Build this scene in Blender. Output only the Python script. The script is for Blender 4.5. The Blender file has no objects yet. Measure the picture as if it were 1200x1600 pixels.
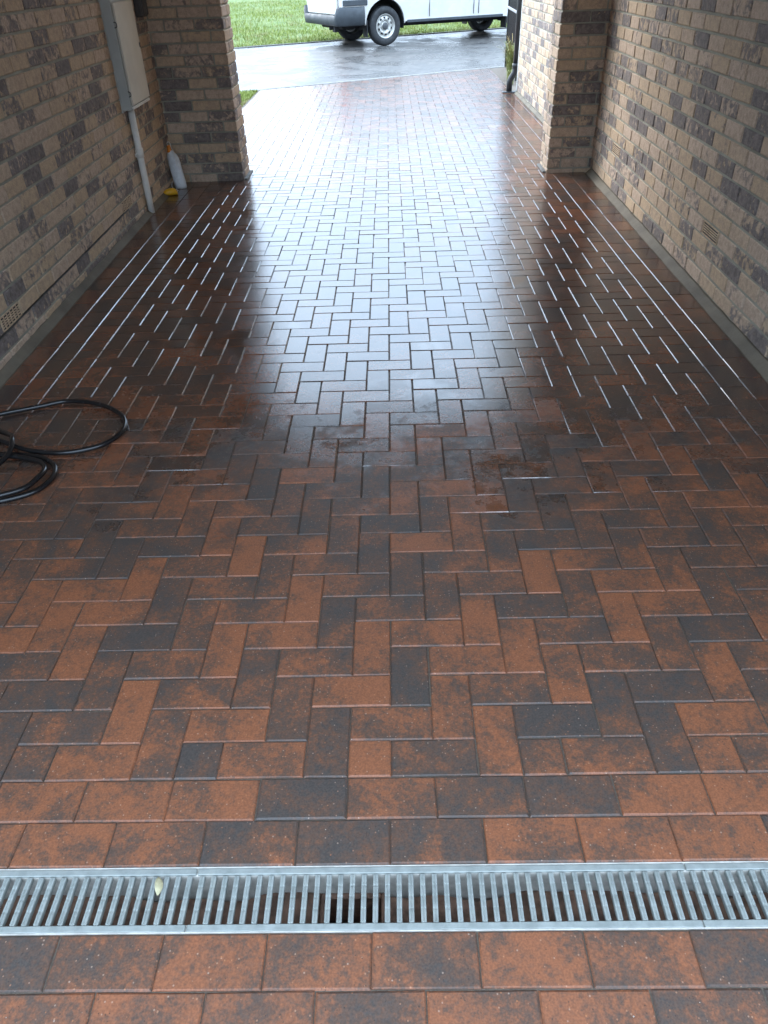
import bpy, bmesh, math, random
import numpy as np
from mathutils import Matrix, Vector

R = math.radians
scene = bpy.context.scene
COL = scene.collection
rng = random.Random(7)

# ------------------------------------------------------------------ camera
F_PX, PITCH, ROLL, YAW = 1151.0, 0.64096, -0.034747, -0.024371
CAM = Vector((0.0284, -0.9890, 1.4944))
cp, sp, cy, sy = math.cos(PITCH), math.sin(PITCH), math.cos(YAW), math.sin(YAW)
FWD = Vector((sy * cp, cy * cp, -sp))
RT0 = Vector((cy, -sy, 0))
UP0 = RT0.cross(FWD)
RT = math.cos(ROLL) * RT0 + math.sin(ROLL) * UP0
UP = -math.sin(ROLL) * RT0 + math.cos(ROLL) * UP0
cam_data = bpy.data.cameras.new('camera')
cam = bpy.data.objects.new('camera', cam_data)
COL.objects.link(cam)
cam.matrix_world = Matrix(((RT.x, UP.x, -FWD.x, CAM.x), (RT.y, UP.y, -FWD.y, CAM.y),
                           (RT.z, UP.z, -FWD.z, CAM.z), (0, 0, 0, 1)))
cam_data.sensor_fit = 'VERTICAL'
cam_data.sensor_height = 36.0
cam_data.lens = F_PX / 1600.0 * 36.0
cam_data.clip_start = 0.02
cam_data.clip_end = 2000
scene.camera = cam


def project(p):
    d = Vector(p) - CAM
    z = d.dot(FWD)
    if z < 0.05:
        return None
    return (600 + F_PX * d.dot(RT) / z, 800 - F_PX * d.dot(UP) / z)


def ground_at(x, y, z=0.0):
    d = FWD + RT * ((x - 600) / F_PX) - UP * ((y - 800) / F_PX)
    return CAM + d * ((z - CAM.z) / d.z)


# ------------------------------------------------------------------ sky, sun, exposure (overcast daylight)
SUN_EL, SUN_AZ = R(33), R(-42)
world = bpy.data.worlds.new('World')
scene.world = world
world.use_nodes = True
wn, wl = world.node_tree.nodes, world.node_tree.links
wn.clear()
w_out = wn.new('ShaderNodeOutputWorld')
w_bg = wn.new('ShaderNodeBackground')
w_hsv = wn.new('ShaderNodeHueSaturation')
w_sky = wn.new('ShaderNodeTexSky')
w_sky.sky_type = 'NISHITA'
w_sky.sun_disc = False
w_sky.sun_elevation = SUN_EL
w_sky.sun_rotation = SUN_AZ
w_sky.air_density = 1.0
w_sky.dust_density = 2.5
w_sky.ozone_density = 1.0
w_hsv.inputs['Saturation'].default_value = 0.6
w_bg.inputs['Strength'].default_value = 0.15
wl.new(w_sky.outputs[0], w_hsv.inputs['Color'])
# standard overcast cloud layer, zenith three times as bright as the horizon, laid over the clear-sky texture
w_tc = wn.new('ShaderNodeTexCoord')
w_sep = wn.new('ShaderNodeSeparateXYZ')
w_cl = wn.new('ShaderNodeMath')
w_cl.operation = 'MAXIMUM'
w_cl.inputs[1].default_value = 0.0
w_ma = wn.new('ShaderNodeMath')
w_ma.operation = 'MULTIPLY_ADD'
w_ma.inputs[1].default_value = 2.0 / 3.0
w_ma.inputs[2].default_value = 1.0 / 3.0
w_vs = wn.new('ShaderNodeVectorMath')
w_vs.operation = 'SCALE'
w_vs.inputs[0].default_value = (6.4, 8.4, 10.9)
w_mix = wn.new('ShaderNodeMix')
w_mix.data_type = 'RGBA'
w_mix.inputs[0].default_value = 0.9
wl.new(w_tc.outputs['Generated'], w_sep.inputs[0])
wl.new(w_sep.outputs[2], w_cl.inputs[0])
wl.new(w_cl.outputs[0], w_ma.inputs[0])
wl.new(w_ma.outputs[0], w_vs.inputs['Scale'])
wl.new(w_hsv.outputs[0], w_mix.inputs[6])
wl.new(w_vs.outputs[0], w_mix.inputs[7])
wl.new(w_mix.outputs[2], w_bg.inputs['Color'])
wl.new(w_bg.outputs[0], w_out.inputs['Surface'])

sun_data = bpy.data.lights.new('sun', 'SUN')
sun_data.energy = 0.6
sun_data.angle = R(30)
sun_data.color = (1.0, 0.96, 0.9)
sun = bpy.data.objects.new('sun', sun_data)
COL.objects.link(sun)
sun_dir = Vector((math.sin(SUN_AZ) * math.cos(SUN_EL), math.cos(SUN_AZ) * math.cos(SUN_EL), math.sin(SUN_EL)))
sun.rotation_euler = sun_dir.to_track_quat('Z', 'Y').to_euler()

scene.view_settings.view_transform = 'Standard'
scene.view_settings.look = 'None'
scene.view_settings.gamma = 1.0
scene.view_settings.use_curve_mapping = False
scene.view_settings.exposure = 2.35
scene.cycles.max_bounces = 7
scene.cycles.diffuse_bounces = 4
scene.cycles.glossy_bounces = 3
scene.cycles.transmission_bounces = 0
scene.cycles.caustics_reflective = False


# ------------------------------------------------------------------ node helpers
class Mat:
    def __init__(self, name):
        self.m = bpy.data.materials.new(name)
        self.m.use_nodes = True
        self.n, self.l = self.m.node_tree.nodes, self.m.node_tree.links
        self.b = self.n['Principled BSDF']

    def node(self, kind, **kw):
        nd = self.n.new(kind)
        for k, v in kw.items():
            setattr(nd, k, v)
        return nd

    def put(self, sock, val):
        if hasattr(val, 'is_linked'):
            self.l.new(val, sock)
        elif val is not None:
            sock.default_value = val

    def pos(self):
        return self.node('ShaderNodeNewGeometry').outputs['Position']

    def noise(self, vec, scale, detail=4, rough=0.55, dist=0.0):
        t = self.node('ShaderNodeTexNoise')
        self.put(t.inputs['Vector'], vec)
        t.inputs['Scale'].default_value = scale
        t.inputs['Detail'].default_value = detail
        t.inputs['Roughness'].default_value = rough
        t.inputs['Distortion'].default_value = dist
        return t.outputs['Fac']

    def voronoi(self, vec, scale, feature='F1', out='Distance'):
        t = self.node('ShaderNodeTexVoronoi', feature=feature)
        self.put(t.inputs['Vector'], vec)
        t.inputs['Scale'].default_value = scale
        return t.outputs[out]

    def math(self, op, a, b=None, clamp=False):
        t = self.node('ShaderNodeMath', operation=op, use_clamp=clamp)
        self.put(t.inputs[0], a)
        if b is not None:
            self.put(t.inputs[1], b)
        return t.outputs[0]

    def vmath(self, op, a, b):
        t = self.node('ShaderNodeVectorMath', operation=op)
        self.put(t.inputs[0], a)
        self.put(t.inputs[1], b)
        return t.outputs[0]

    def step(self, v, lo, hi, a=0.0, b=1.0):
        t = self.node('ShaderNodeMapRange', interpolation_type='SMOOTHSTEP')
        self.put(t.inputs['Value'], v)
        for i, x in zip(('From Min', 'From Max', 'To Min', 'To Max'), (lo, hi, a, b)):
            self.put(t.inputs[i], x)
        return t.outputs[0]

    def mix(self, f, a, b, blend='MIX'):
        t = self.node('ShaderNodeMix', data_type='RGBA', blend_type=blend)
        self.put(t.inputs[0], f)
        for s, v in ((t.inputs[6], a), (t.inputs[7], b)):
            if isinstance(v, tuple):
                v = v if len(v) == 4 else v + (1.0,)
            self.put(s, v)
        return t.outputs[2]

    def bump(self, h, strength=0.3, dist=0.01, normal=None):
        t = self.node('ShaderNodeBump')
        t.inputs['Strength'].default_value = strength
        t.inputs['Distance'].default_value = dist
        self.put(t.inputs['Height'], h)
        if normal is not None:
            self.put(t.inputs['Normal'], normal)
        return t.outputs[0]

    def set(self, color=None, rough=None, metal=None, normal=None, ior=None, **kw):
        b = self.b
        if color is not None:
            self.put(b.inputs['Base Color'], color + (1.0,) if isinstance(color, tuple) and len(color) == 3 else color)
        if rough is not None:
            self.put(b.inputs['Roughness'], rough)
        if metal is not None:
            self.put(b.inputs['Metallic'], metal)
        if normal is not None:
            self.put(b.inputs['Normal'], normal)
        if ior is not None:
            b.inputs['IOR'].default_value = ior
        for k, v in kw.items():
            self.put(b.inputs[k], v)
        return self.m

    def tone(self):
        """per-piece tone (r) and seed (g): mesh attribute for joined pieces, object colour for single ones"""
        a = self.node('ShaderNodeAttribute', attribute_type='GEOMETRY', attribute_name='tone')
        o = self.node('ShaderNodeObjectInfo')
        s = self.vmath('ADD', a.outputs['Vector'], o.outputs['Color'])
        sep = self.node('ShaderNodeSeparateXYZ')
        self.put(sep.inputs[0], s)
        return sep.outputs[0], sep.outputs[1], sep.outputs[2]

    def offset_pos(self, seed):
        c = self.node('ShaderNodeCombineXYZ')
        self.put(c.inputs[0], self.math('MULTIPLY', seed, 61.0))
        self.put(c.inputs[1], self.math('MULTIPLY', seed, 37.0))
        self.put(c.inputs[2], self.math('MULTIPLY', seed, 19.0))
        return self.vmath('ADD', self.pos(), c.outputs[0])


M = {}


def simple(name, color, rough=0.5, metal=0.0, var=0.12, scale=20.0, bump=0.0, **kw):
    k = Mat(name)
    nz = k.noise(k.pos(), scale, 5, 0.6)
    dark = tuple(c * (1 - var) for c in color)
    lite = tuple(min(1, c * (1 + var)) for c in color)
    col = k.mix(k.step(nz, 0.3, 0.7), dark, lite)
    rg = k.step(k.noise(k.pos(), scale * 0.6, 3), 0.3, 0.7, max(0.02, rough * 0.8), min(1, rough * 1.2))
    nrm = k.bump(k.noise(k.pos(), scale * 4, 4), bump, 0.004) if bump else None
    M[name] = k.set(col, rg, metal, nrm, **kw)
    return M[name]


# --- wet concrete block pavers
k = Mat('wet_block_paver')
tone, seed, flag = k.tone()
op = k.offset_pos(seed)
n1 = k.noise(op, 7.5, 7, 0.62, 0.35)
n2 = k.noise(op, 55.0, 4, 0.65)
n3 = k.noise(op, 240.0, 2, 0.5)
n4 = k.noise(op, 110.0, 3, 0.7)
v = k.math('ADD', k.math('MULTIPLY', k.math('SUBTRACT', n1, 0.5), 2.3), k.math('MULTIPLY', k.math('SUBTRACT', n2, 0.5), 0.9))
v = k.math('ADD', v, k.math('MULTIPLY', k.math('SUBTRACT', n4, 0.5), 0.7))
v = k.math('ADD', k.math('ADD', v, 0.53), k.math('MULTIPLY', k.math('SUBTRACT', tone, 0.5), 0.8))
base = k.mix(k.step(v, 0.05, 0.68), (0.240, 0.084, 0.037), (0.096, 0.053, 0.036))
base = k.mix(k.step(v, 0.50, 1.10), base, (0.054, 0.046, 0.042))
mott = k.step(n3, 0.3, 0.7)
base = k.mix(0.35, base, k.mix(mott, (0.35, 0.35, 0.35), (1.45, 1.4, 1.35)), 'MULTIPLY')
sv = k.node('ShaderNodeTexVoronoi', feature='F1')
k.put(sv.inputs['Vector'], op)
sv.inputs['Scale'].default_value = 150.0
sep = k.node('ShaderNodeSeparateColor')
k.put(sep.inputs[0], sv.outputs['Color'])
speck = k.math('MULTIPLY', k.step(sv.outputs['Distance'], 0.16, 0.34, 1.0, 0.0), k.step(sep.outputs[0], 0.90, 0.92))
base = k.mix(k.math('MULTIPLY', speck, 0.5), base, k.mix(sep.outputs[1], (0.46, 0.17, 0.06), (0.48, 0.38, 0.30)))
pit = k.math('MULTIPLY', k.step(sv.outputs['Distance'], 0.1, 0.3, 1.0, 0.0), k.step(sep.outputs[0], 0.12, 0.10))
base = k.mix(k.math('MULTIPLY', pit, 0.7), base, (0.02, 0.015, 0.012))
# standing film of water: patches with an outline of their own
wet = k.noise(k.vmath('ADD', k.pos(), (0.92, 4.3, 0.0)), 2.3, 5, 0.62, 0.6)
pud = k.step(wet, 0.56, 0.64)
py = k.node('ShaderNodeSeparateXYZ')
k.put(py.inputs[0], k.pos())
# the end by the drain has dried: its irregular edge lies about a metre and a half into the passage
wn5 = k.noise(k.pos(), 7.0, 4, 0.6)
yy = k.math('ADD', py.outputs[1], k.math('MULTIPLY', k.math('SUBTRACT', wet, 0.5), 1.6))
wn6 = k.noise(k.pos(), 26.0, 4, 0.65)
yy = k.math('ADD', yy, k.math('MULTIPLY', k.math('SUBTRACT', wn6, 0.5), 0.9))
yy = k.math('ADD', yy, k.math('ADD', k.math('MULTIPLY', k.math('SUBTRACT', wn5, 0.5), 1.3), k.math('MULTIPLY', k.math('SUBTRACT', seed, 0.5), 0.35)))
wetness = k.step(yy, 1.15, 1.65)
rough = k.math('ADD', k.math('ADD', k.math('MULTIPLY', wetness, -0.245), 0.43), k.math('MULTIPLY', n2, 0.06))
rough = k.math('SUBTRACT', rough, k.math('MULTIPLY', k.math('MULTIPLY', pud, wetness), 0.09))
base = k.mix(k.math('MULTIPLY', k.math('SUBTRACT', 1.0, wetness), 0.06), base, (0.26, 0.20, 0.16))
base = k.mix(k.math('MULTIPLY', wetness, 0.28), base, (0.022, 0.020, 0.021))
height = k.math('ADD', k.math('MULTIPLY', n3, 0.6), k.math('ADD', k.math('MULTIPLY', n2, 0.6), k.math('MULTIPLY', speck, 0.35)))
height = k.math('SUBTRACT', height, k.math('MULTIPLY', pit, 0.5))
nrm = k.bump(height, 0.12, 0.003)
M['paver'] = k.set(base, rough, 0.0, nrm)
k.put(k.b.inputs['IOR'], k.math('ADD', 1.40, k.math('MULTIPLY', wetness, 0.62)))

# --- multi-tone facing brick
k = Mat('facing_brick')
tone, seed, flag = k.tone()
op = k.offset_pos(seed)
n1 = k.noise(op, 14.0, 4, 0.65, 1.0)
n2 = k.noise(op, 34.0, 5, 0.65)
n3 = k.noise(op, 170.0, 3, 0.6)
buff = k.mix(k.step(seed, 0.2, 0.8), (0.56, 0.415, 0.270), (0.58, 0.445, 0.340))
buff = k.mix(k.step(n2, 0.3, 0.75), buff, (0.42, 0.315, 0.235))
v = k.math('ADD', k.math('ADD', k.math('MULTIPLY', k.math('SUBTRACT', n1, 0.5), 1.25), k.math('MULTIPLY', k.math('SUBTRACT', n2, 0.5), 0.8)), k.math('MULTIPLY', k.math('SUBTRACT', tone, 0.06), 0.66))
darkc = k.mix(k.step(n2, 0.35, 0.65), (0.100, 0.090, 0.092), (0.235, 0.203, 0.195))
col = k.mix(k.math('MULTIPLY', k.step(v, 0.26, 0.50), 0.92), buff, darkc)
col = k.mix(0.3, col, k.mix(k.step(n3, 0.3, 0.7), (0.5, 0.5, 0.5), (1.35, 1.35, 1.35)), 'MULTIPLY')
hgt = k.math('ADD', k.math('MULTIPLY', n2, 1.0), k.math('MULTIPLY', n3, 0.35))
M['brick'] = k.set(col, k.step(n2, 0.3, 0.7, 0.75, 0.92), 0.0, k.bump(hgt, 0.55, 0.006), 1.4)

# --- mortar
k = Mat('lime_mortar')
n1 = k.noise(k.pos(), 5.0, 4, 0.6)
n2 = k.noise(k.pos(), 120.0, 4, 0.65)
col = k.mix(k.step(n1, 0.3, 0.7), (0.27, 0.265, 0.215), (0.38, 0.37, 0.30))
col = k.mix(0.4, col, k.mix(n2, (0.5, 0.5, 0.5), (1.5, 1.5, 1.5)), 'MULTIPLY')
M['mortar'] = k.set(col, 0.92, 0.0, k.bump(n2, 0.6, 0.006))

# --- concrete fillet
k = Mat('concrete_fillet')
n1 = k.noise(k.pos(), 3.5, 5, 0.65)
n2 = k.noise(k.pos(), 90.0, 4, 0.65)
col = k.mix(k.step(n1, 0.3, 0.7), (0.082, 0.067, 0.046), (0.150, 0.125, 0.088))
col = k.mix(0.4, col, k.mix(n2, (0.5, 0.5, 0.5), (1.5, 1.5, 1.5)), 'MULTIPLY')
M['fillet'] = k.set(col, 0.75, 0.0, k.bump(n2, 0.5, 0.006))

# --- joint sand
k = Mat('joint_sand')
n2 = k.noise(k.pos(), 150.0, 3, 0.6)
M['sand'] = k.set(k.mix(n2, (0.045, 0.034, 0.026), (0.17, 0.135, 0.10)), 0.8, 0.0, k.bump(n2, 0.7, 0.004))

# --- galvanised steel
k = Mat('galvanised_steel')
n1 = k.noise(k.pos(), 28.0, 4, 0.6)
n2 = k.noise(k.pos(), 160.0, 3, 0.6)
col = k.mix(k.step(n1, 0.3, 0.7), (0.215, 0.232, 0.216), (0.300, 0.318, 0.298))
dirt = k.step(k.noise(k.pos(), 14.0, 6, 0.75), 0.52, 0.72)
col = k.mix(k.math('MULTIPLY', dirt, 0.4), col, (0.24, 0.22, 0.17))
M['steel'] = k.set(col, k.step(n2, 0.3, 0.7, 0.5, 0.62), 0.1, k.bump(n2, 0.12, 0.002))

# --- wet road (small blocks, too far off to tell apart one by one)
k = Mat('wet_road')
tc = k.node('ShaderNodeTexCoord')
brk = k.node('ShaderNodeTexBrick')
k.put(brk.inputs['Vector'], tc.outputs['Object'])
brk.inputs['Scale'].default_value = 1.0
brk.inputs['Brick Width'].default_value = 0.24
brk.inputs['Row Height'].default_value = 0.16
brk.inputs['Mortar Size'].default_value = 0.008
brk.inputs['Color1'].default_value = (0.075, 0.072, 0.070, 1)
brk.inputs['Color2'].default_value = (0.115, 0.105, 0.098, 1)
brk.inputs['Mortar'].default_value = (0.04, 0.038, 0.035, 1)
n1 = k.noise(k.pos(), 1.1, 5, 0.6, 0.8)
n2 = k.noise(k.pos(), 9.0, 4, 0.6)
n3 = k.noise(k.pos(), 90.0, 2, 0.6)
rg = k.math('ADD', k.step(n1, 0.38, 0.62, 0.20, 0.40), k.math('MULTIPLY', n2, 0.06))
hh = k.math('ADD', k.math('MULTIPLY', brk.outputs['Fac'], -0.6), k.math('ADD', k.math('MULTIPLY', n2, 1.0), k.math('MULTIPLY', n3, 0.3)))
M['road'] = k.set(k.mix(0.5, brk.outputs['Color'], k.mix(n2, (0.5, 0.5, 0.5), (1.4, 1.4, 1.4)), 'MULTIPLY'), rg, 0.0,
                  k.bump(hh, 0.22, 0.02), 1.4)

# --- grass and soil
k = Mat('grass_blade')
tone, seed, flag = k.tone()
n1 = k.noise(k.pos(), 1.6, 5, 0.7)
col = k.mix(tone, (0.150, 0.205, 0.034), (0.255, 0.285, 0.074))
col = k.mix(k.step(n1, 0.48, 0.66), col, (0.270, 0.245, 0.105))
M['grass'] = k.set(col, 0.55, 0.0)
M['grass'].node_tree.nodes['Principled BSDF'].inputs['Specular IOR Level'].default_value = 0.25
k = Mat('turf')
n1 = k.noise(k.pos(), 2.2, 6, 0.65)
n2 = k.noise(k.pos(), 26.0, 5, 0.7)
col = k.mix(k.step(n1, 0.3, 0.7), (0.070, 0.125, 0.024), (0.135, 0.175, 0.050))
col = k.mix(k.step(n2, 0.52, 0.75), col, (0.11, 0.085, 0.045))
M['turf'] = k.set(col, 0.9, 0.0, k.bump(n2, 0.8, 0.05))
simple('soil', (0.06, 0.045, 0.032), 0.95, 0, 0.4, 8, 0.6)

simple('kerb_concrete', (0.15, 0.147, 0.138), 0.85, 0, 0.2, 9, 0.3)
simple('polymer_concrete', (0.50, 0.47, 0.42), 0.8, 0, 0.22, 22, 0.3)
simple('channel_silt', (0.150, 0.082, 0.054), 0.5, 0, 0.5, 30, 0.3)
simple('outlet_dark', (0.012, 0.010, 0.009), 0.8, 0, 0.4, 30)
simple('ceiling_board', (0.80, 0.79, 0.76), 0.9, 0, 0.1, 3)
simple('render_coat', (0.42, 0.36, 0.29), 0.9, 0, 0.1, 4, 0.2)
simple('terracotta', (0.50, 0.37, 0.25), 0.85, 0, 0.2, 40, 0.3)
simple('painted_gap_shade', (0.012, 0.010, 0.009), 0.9, 0, 0.2, 30)
simple('bitumen', (0.014, 0.013, 0.013), 0.42, 0, 0.3, 30)
simple('cabinet_grey', (0.43, 0.445, 0.42), 0.5, 0, 0.06, 7, 0.03)
simple('cabinet_door', (0.64, 0.61, 0.53), 0.42, 0, 0.05, 6, 0.03)
simple('white_plastic', (0.74, 0.73, 0.68), 0.4, 0, 0.07, 12, 0.03)
simple('dark_plastic', (0.055, 0.058, 0.062), 0.5, 0, 0.2, 20)
simple('hose_rubber', (0.010, 0.010, 0.011), 0.23, 0, 0.3, 60, 0.08)
simple('pouch_plastic', (0.66, 0.70, 0.73), 0.38, 0, 0.1, 30, 0.2)
simple('cord_white', (0.72, 0.71, 0.68), 0.7, 0, 0.1, 90, 0.2)
simple('orange_plastic', (0.62, 0.20, 0.02), 0.4, 0, 0.1, 30)
simple('yellow_plastic', (0.68, 0.36, 0.012), 0.42, 0, 0.12, 30, 0.05)
simple('paper_label', (0.75, 0.72, 0.68), 0.7, 0, 0.1, 60)
simple('black_paint', (0.012, 0.012, 0.013), 0.35, 0, 0.3, 20, 0.05)
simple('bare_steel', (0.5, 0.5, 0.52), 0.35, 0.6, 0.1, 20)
simple('van_white', (0.62, 0.60, 0.57), 0.30, 0, 0.05, 3, 0.01)
simple('van_bumper', (0.038, 0.045, 0.052), 0.6, 0, 0.15, 10, 0.08)
simple('van_under', (0.012, 0.012, 0.013), 0.8, 0, 0.3, 6)
simple('tyre_rubber', (0.020, 0.021, 0.023), 0.72, 0, 0.2, 20, 0.1)
simple('wheel_steel', (0.46, 0.45, 0.42), 0.34, 0.65, 0.15, 20, 0.05)
simple('tail_red', (0.55, 0.012, 0.015), 0.2, 0, 0.1, 20)
simple('lamp_clear', (0.7, 0.72, 0.74), 0.12, 0, 0.05, 20)
simple('window_glass', (0.018, 0.022, 0.025), 0.06, 0, 0.1, 5)
simple('leaf_pale', (0.42, 0.37, 0.22), 0.6, 0, 0.15, 80, 0.2)
simple('sedge', (0.20, 0.215, 0.065), 0.6, 0, 0.45, 16)
simple('sedge_dry', (0.33, 0.235, 0.095), 0.7, 0, 0.35, 16)


# ------------------------------------------------------------------ object helpers
def link(o, parent=None):
    COL.objects.link(o)
    if parent is not None:
        o.parent = parent
    return o


def tag(o, label=None, cat=None, group=None, kind=None):
    if label:
        o['label'] = label
    if cat:
        o['category'] = cat
    if group:
        o['group'] = group
    if kind:
        o['kind'] = kind
    return o


def empty(name, loc=(0, 0, 0), rz=0.0):
    o = bpy.data.objects.new(name, None)
    o.location = loc
    o.rotation_euler = (0, 0, rz)
    return link(o)


def mesh_from(name, verts, faces, mat, smooth=False):
    me = bpy.data.meshes.new(name)
    me.from_pydata([tuple(v) for v in verts], [], faces)
    me.materials.append(mat)
    if smooth:
        me.polygons.foreach_set('use_smooth', [True] * len(me.polygons))
    me.update()
    return me


def add(name, me, parent=None, loc=(0, 0, 0), rot=(0, 0, 0)):
    o = bpy.data.objects.new(name, me)
    o.location = loc
    o.rotation_euler = rot
    return link(o, parent)


class MB:
    """collects primitive shapes for ONE mesh"""
    def __init__(self):
        self.v, self.f, self.t = [], [], []

    def raw(self, verts, faces, tone=None):
        b = len(self.v)
        self.v += [tuple(x) for x in verts]
        self.f += [[i + b for i in f] for f in faces]
        if tone is not None:
            self.t += [tone] * len(faces)

    def box(self, x0, x1, y0, y1, z0, z1, c=0.0, tone=None, mat=None):
        vs, fs = chamfer_box(x1 - x0, y1 - y0, z1 - z0, c) if c > 0 else plain_box(x1 - x0, y1 - y0, z1 - z0)
        cx, cy_, cz = (x0 + x1) / 2, (y0 + y1) / 2, (z0 + z1) / 2
        vs = [(x + cx, y + cy_, z + cz) for x, y, z in vs]
        if mat is not None:
            vs = [tuple(mat @ Vector(p)) for p in vs]
        self.raw(vs, fs, tone)
        return self

    def tube(self, pts, r, n=10, cap=True, flat=1.0):
        pts = [Vector(p) for p in pts]
        rs = r if isinstance(r, (list, tuple)) else [r] * len(pts)
        b = len(self.v)
        prev = None
        for i, p in enumerate(pts):
            t = (pts[min(i + 1, len(pts) - 1)] - pts[max(i - 1, 0)]).normalized()
            if prev is None:
                a = Vector((0, 0, 1)) if abs(t.z) < 0.9 else Vector((1, 0, 0))
                nrm = t.cross(a).normalized()
            else:
                nrm = (prev - t * prev.dot(t)).normalized()
            prev = nrm
            bn = t.cross(nrm)
            for j in range(n):
                a = 2 * math.pi * j / n
                self.v.append(tuple(p + nrm * (math.cos(a) * rs[i]) + bn * (math.sin(a) * rs[i] * flat)))
        m = len(pts)
        nf = []
        for i in range(m - 1):
            for j in range(n):
                nf.append([b + i * n + j, b + i * n + (j + 1) % n, b + (i + 1) * n + (j + 1) % n, b + (i + 1) * n + j])
        if cap:
            nf.append([b + j for j in range(n)][::-1])
            nf.append([b + (m - 1) * n + j for j in range(n)])
        self.f += nf
        return self

    def lathe(self, prof, n=24, axis='z', centre=(0, 0, 0)):
        b = len(self.v)
        for (r, h) in prof:
            for j in range(n):
                a = 2 * math.pi * j / n
                x, y = r * math.cos(a), r * math.sin(a)
                p = {'z': (x, y, h), 'y': (x, h, y), 'x': (h, x, y)}[axis]
                self.v.append(tuple(p[q] + centre[q] for q in range(3)))
        for i in range(len(prof) - 1):
            for j in range(n):
                self.f.append([b + i * n + j, b + i * n + (j + 1) % n, b + (i + 1) * n + (j + 1) % n, b + (i + 1) * n + j])
        return self

    def build(self, name, mat, parent=None, smooth=False, loc=(0, 0, 0), rot=(0, 0, 0), recalc=False):
        me = mesh_from(name, self.v, self.f, mat, smooth)
        if self.t:
            at = me.attributes.new('tone', 'FLOAT_COLOR', 'FACE')
            at.data.foreach_set('color', np.array([(a, b, c, 1.0) for a, b, c in self.t], dtype=np.float32).ravel())
        if recalc:
            bm = bmesh.new()
            bm.from_mesh(me)
            bmesh.ops.recalc_face_normals(bm, faces=bm.faces)
            bm.to_mesh(me)
            bm.free()
        o = add(name, me, parent, loc, rot)
        if self.t:
            o.color = (0, 0, 0, 1)
        return o


def plain_box(lx, ly, lz):
    x, y, z = lx / 2, ly / 2, lz / 2
    v = [(-x, -y, -z), (x, -y, -z), (x, y, -z), (-x, y, -z), (-x, -y, z), (x, -y, z), (x, y, z), (-x, y, z)]
    f = [[3, 2, 1, 0], [4, 5, 6, 7], [0, 1, 5, 4], [1, 2, 6, 5], [2, 3, 7, 6], [3, 0, 4, 7]]
    return v, f


def chamfer_box(lx, ly, lz, c, jit=0.0, rnd=None):
    """box with all edges chamfered: 24 verts, 26 faces"""
    h = (lx / 2, ly / 2, lz / 2)
    v, idx = [], {}
    for sx in (-1, 1):
        for sy_ in (-1, 1):
            for sz in (-1, 1):
                s = (sx, sy_, sz)
                jx = [rnd.uniform(-jit, jit) if rnd else 0.0 for _ in range(3)]
                for ax in range(3):
                    p = [s[q] * (h[q] - (0 if q == ax else c)) + jx[q] for q in range(3)]
                    idx[(s, ax)] = len(v)
                    v.append(tuple(p))
    f = []
    for ax in range(3):
        a, b = (ax + 1) % 3, (ax + 2) % 3
        for sg in (-1, 1):
            loop = []
            for (p, q) in ((-1, -1), (1, -1), (1, 1), (-1, 1)):
                s = [0, 0, 0]
                s[ax], s[a], s[b] = sg, p, q
                loop.append(idx[(tuple(s), ax)])
            f.append(loop if sg > 0 else loop[::-1])
        for p in (-1, 1):            # edges running along axis ax
            for q in (-1, 1):
                s0, s1 = [0, 0, 0], [0, 0, 0]
                s0[ax], s0[a], s0[b] = -1, p, q
                s1[ax], s1[a], s1[b] = 1, p, q
                s0, s1 = tuple(s0), tuple(s1)
                loop = [idx[(s0, a)], idx[(s1, a)], idx[(s1, b)], idx[(s0, b)]]
                f.append(loop if p * q < 0 else loop[::-1])
    for sx in (-1, 1):
        for sy_ in (-1, 1):
            for sz in (-1, 1):
                s = (sx, sy_, sz)
                loop = [idx[(s, 0)], idx[(s, 1)], idx[(s, 2)]]
                f.append(loop if sx * sy_ * sz > 0 else loop[::-1])
    return v, f


def spline(pts, n=8, closed=False):
    P = [Vector(p) for p in pts]
    out = []
    m = len(P)
    for i in range(m if closed else m - 1):
        p0, p1, p2, p3 = (P[(i - 1) % m] if closed or i > 0 else P[0], P[i], P[(i + 1) % m],
                          P[(i + 2) % m] if closed or i + 2 < m else P[-1])
        for j in range(n):
            t = j / n
            out.append(0.5 * ((2 * p1) + (p2 - p0) * t + (2 * p0 - 5 * p1 + 4 * p2 - p3) * t * t + (3 * p1 - p0 - 3 * p2 + p3) * t ** 3))
    if not closed:
        out.append(P[-1])
    return out


def in_frame(p, m=30):
    q = project(p)
    return q is not None and -m < q[0] < 1200 + m and -m < q[1] < 1600 + m


# ------------------------------------------------------------------ layout constants
PX = 0.1008                       # paver module across the drive
DRAIN_Y0, DRAIN_Y1 = -0.3345, -0.2065
ROAD_A = R(27.0)                  # the road crosses the end of the drive at this angle
RH = Vector((math.cos(ROAD_A), math.sin(ROAD_A)))
RN = Vector((-math.sin(ROAD_A), math.cos(ROAD_A)))
ROAD_P = Vector((-0.05, 12.78))   # a point on the near edge of the road
ROAD_W = 7.05
WALL_L0, WALL_LS = -1.770, -0.0145     # left wall face x = L0 + LS*y
WALL_R0, WALL_RS = 1.640, 0.0155
PIER_Z = 2.50


def wl_x(y):
    return WALL_L0 + WALL_LS * y


def wr_x(y):
    return WALL_R0 + WALL_RS * y


# ------------------------------------------------------------------ ground, driveway bed, road, verge
g = MB()
g.raw([(-400, -400, -0.45), (400, -400, -0.45), (400, 400, -0.45), (-400, 400, -0.45)], [[0, 1, 2, 3]])
tag(g.build('ground', M['soil']), kind='structure')


def road_y(x, off=0.0):
    """y of the line parallel to the road edge, off metres beyond it"""
    p = ROAD_P + RN * off
    return p.y + (x - p.x) * math.tan(ROAD_A)


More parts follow.
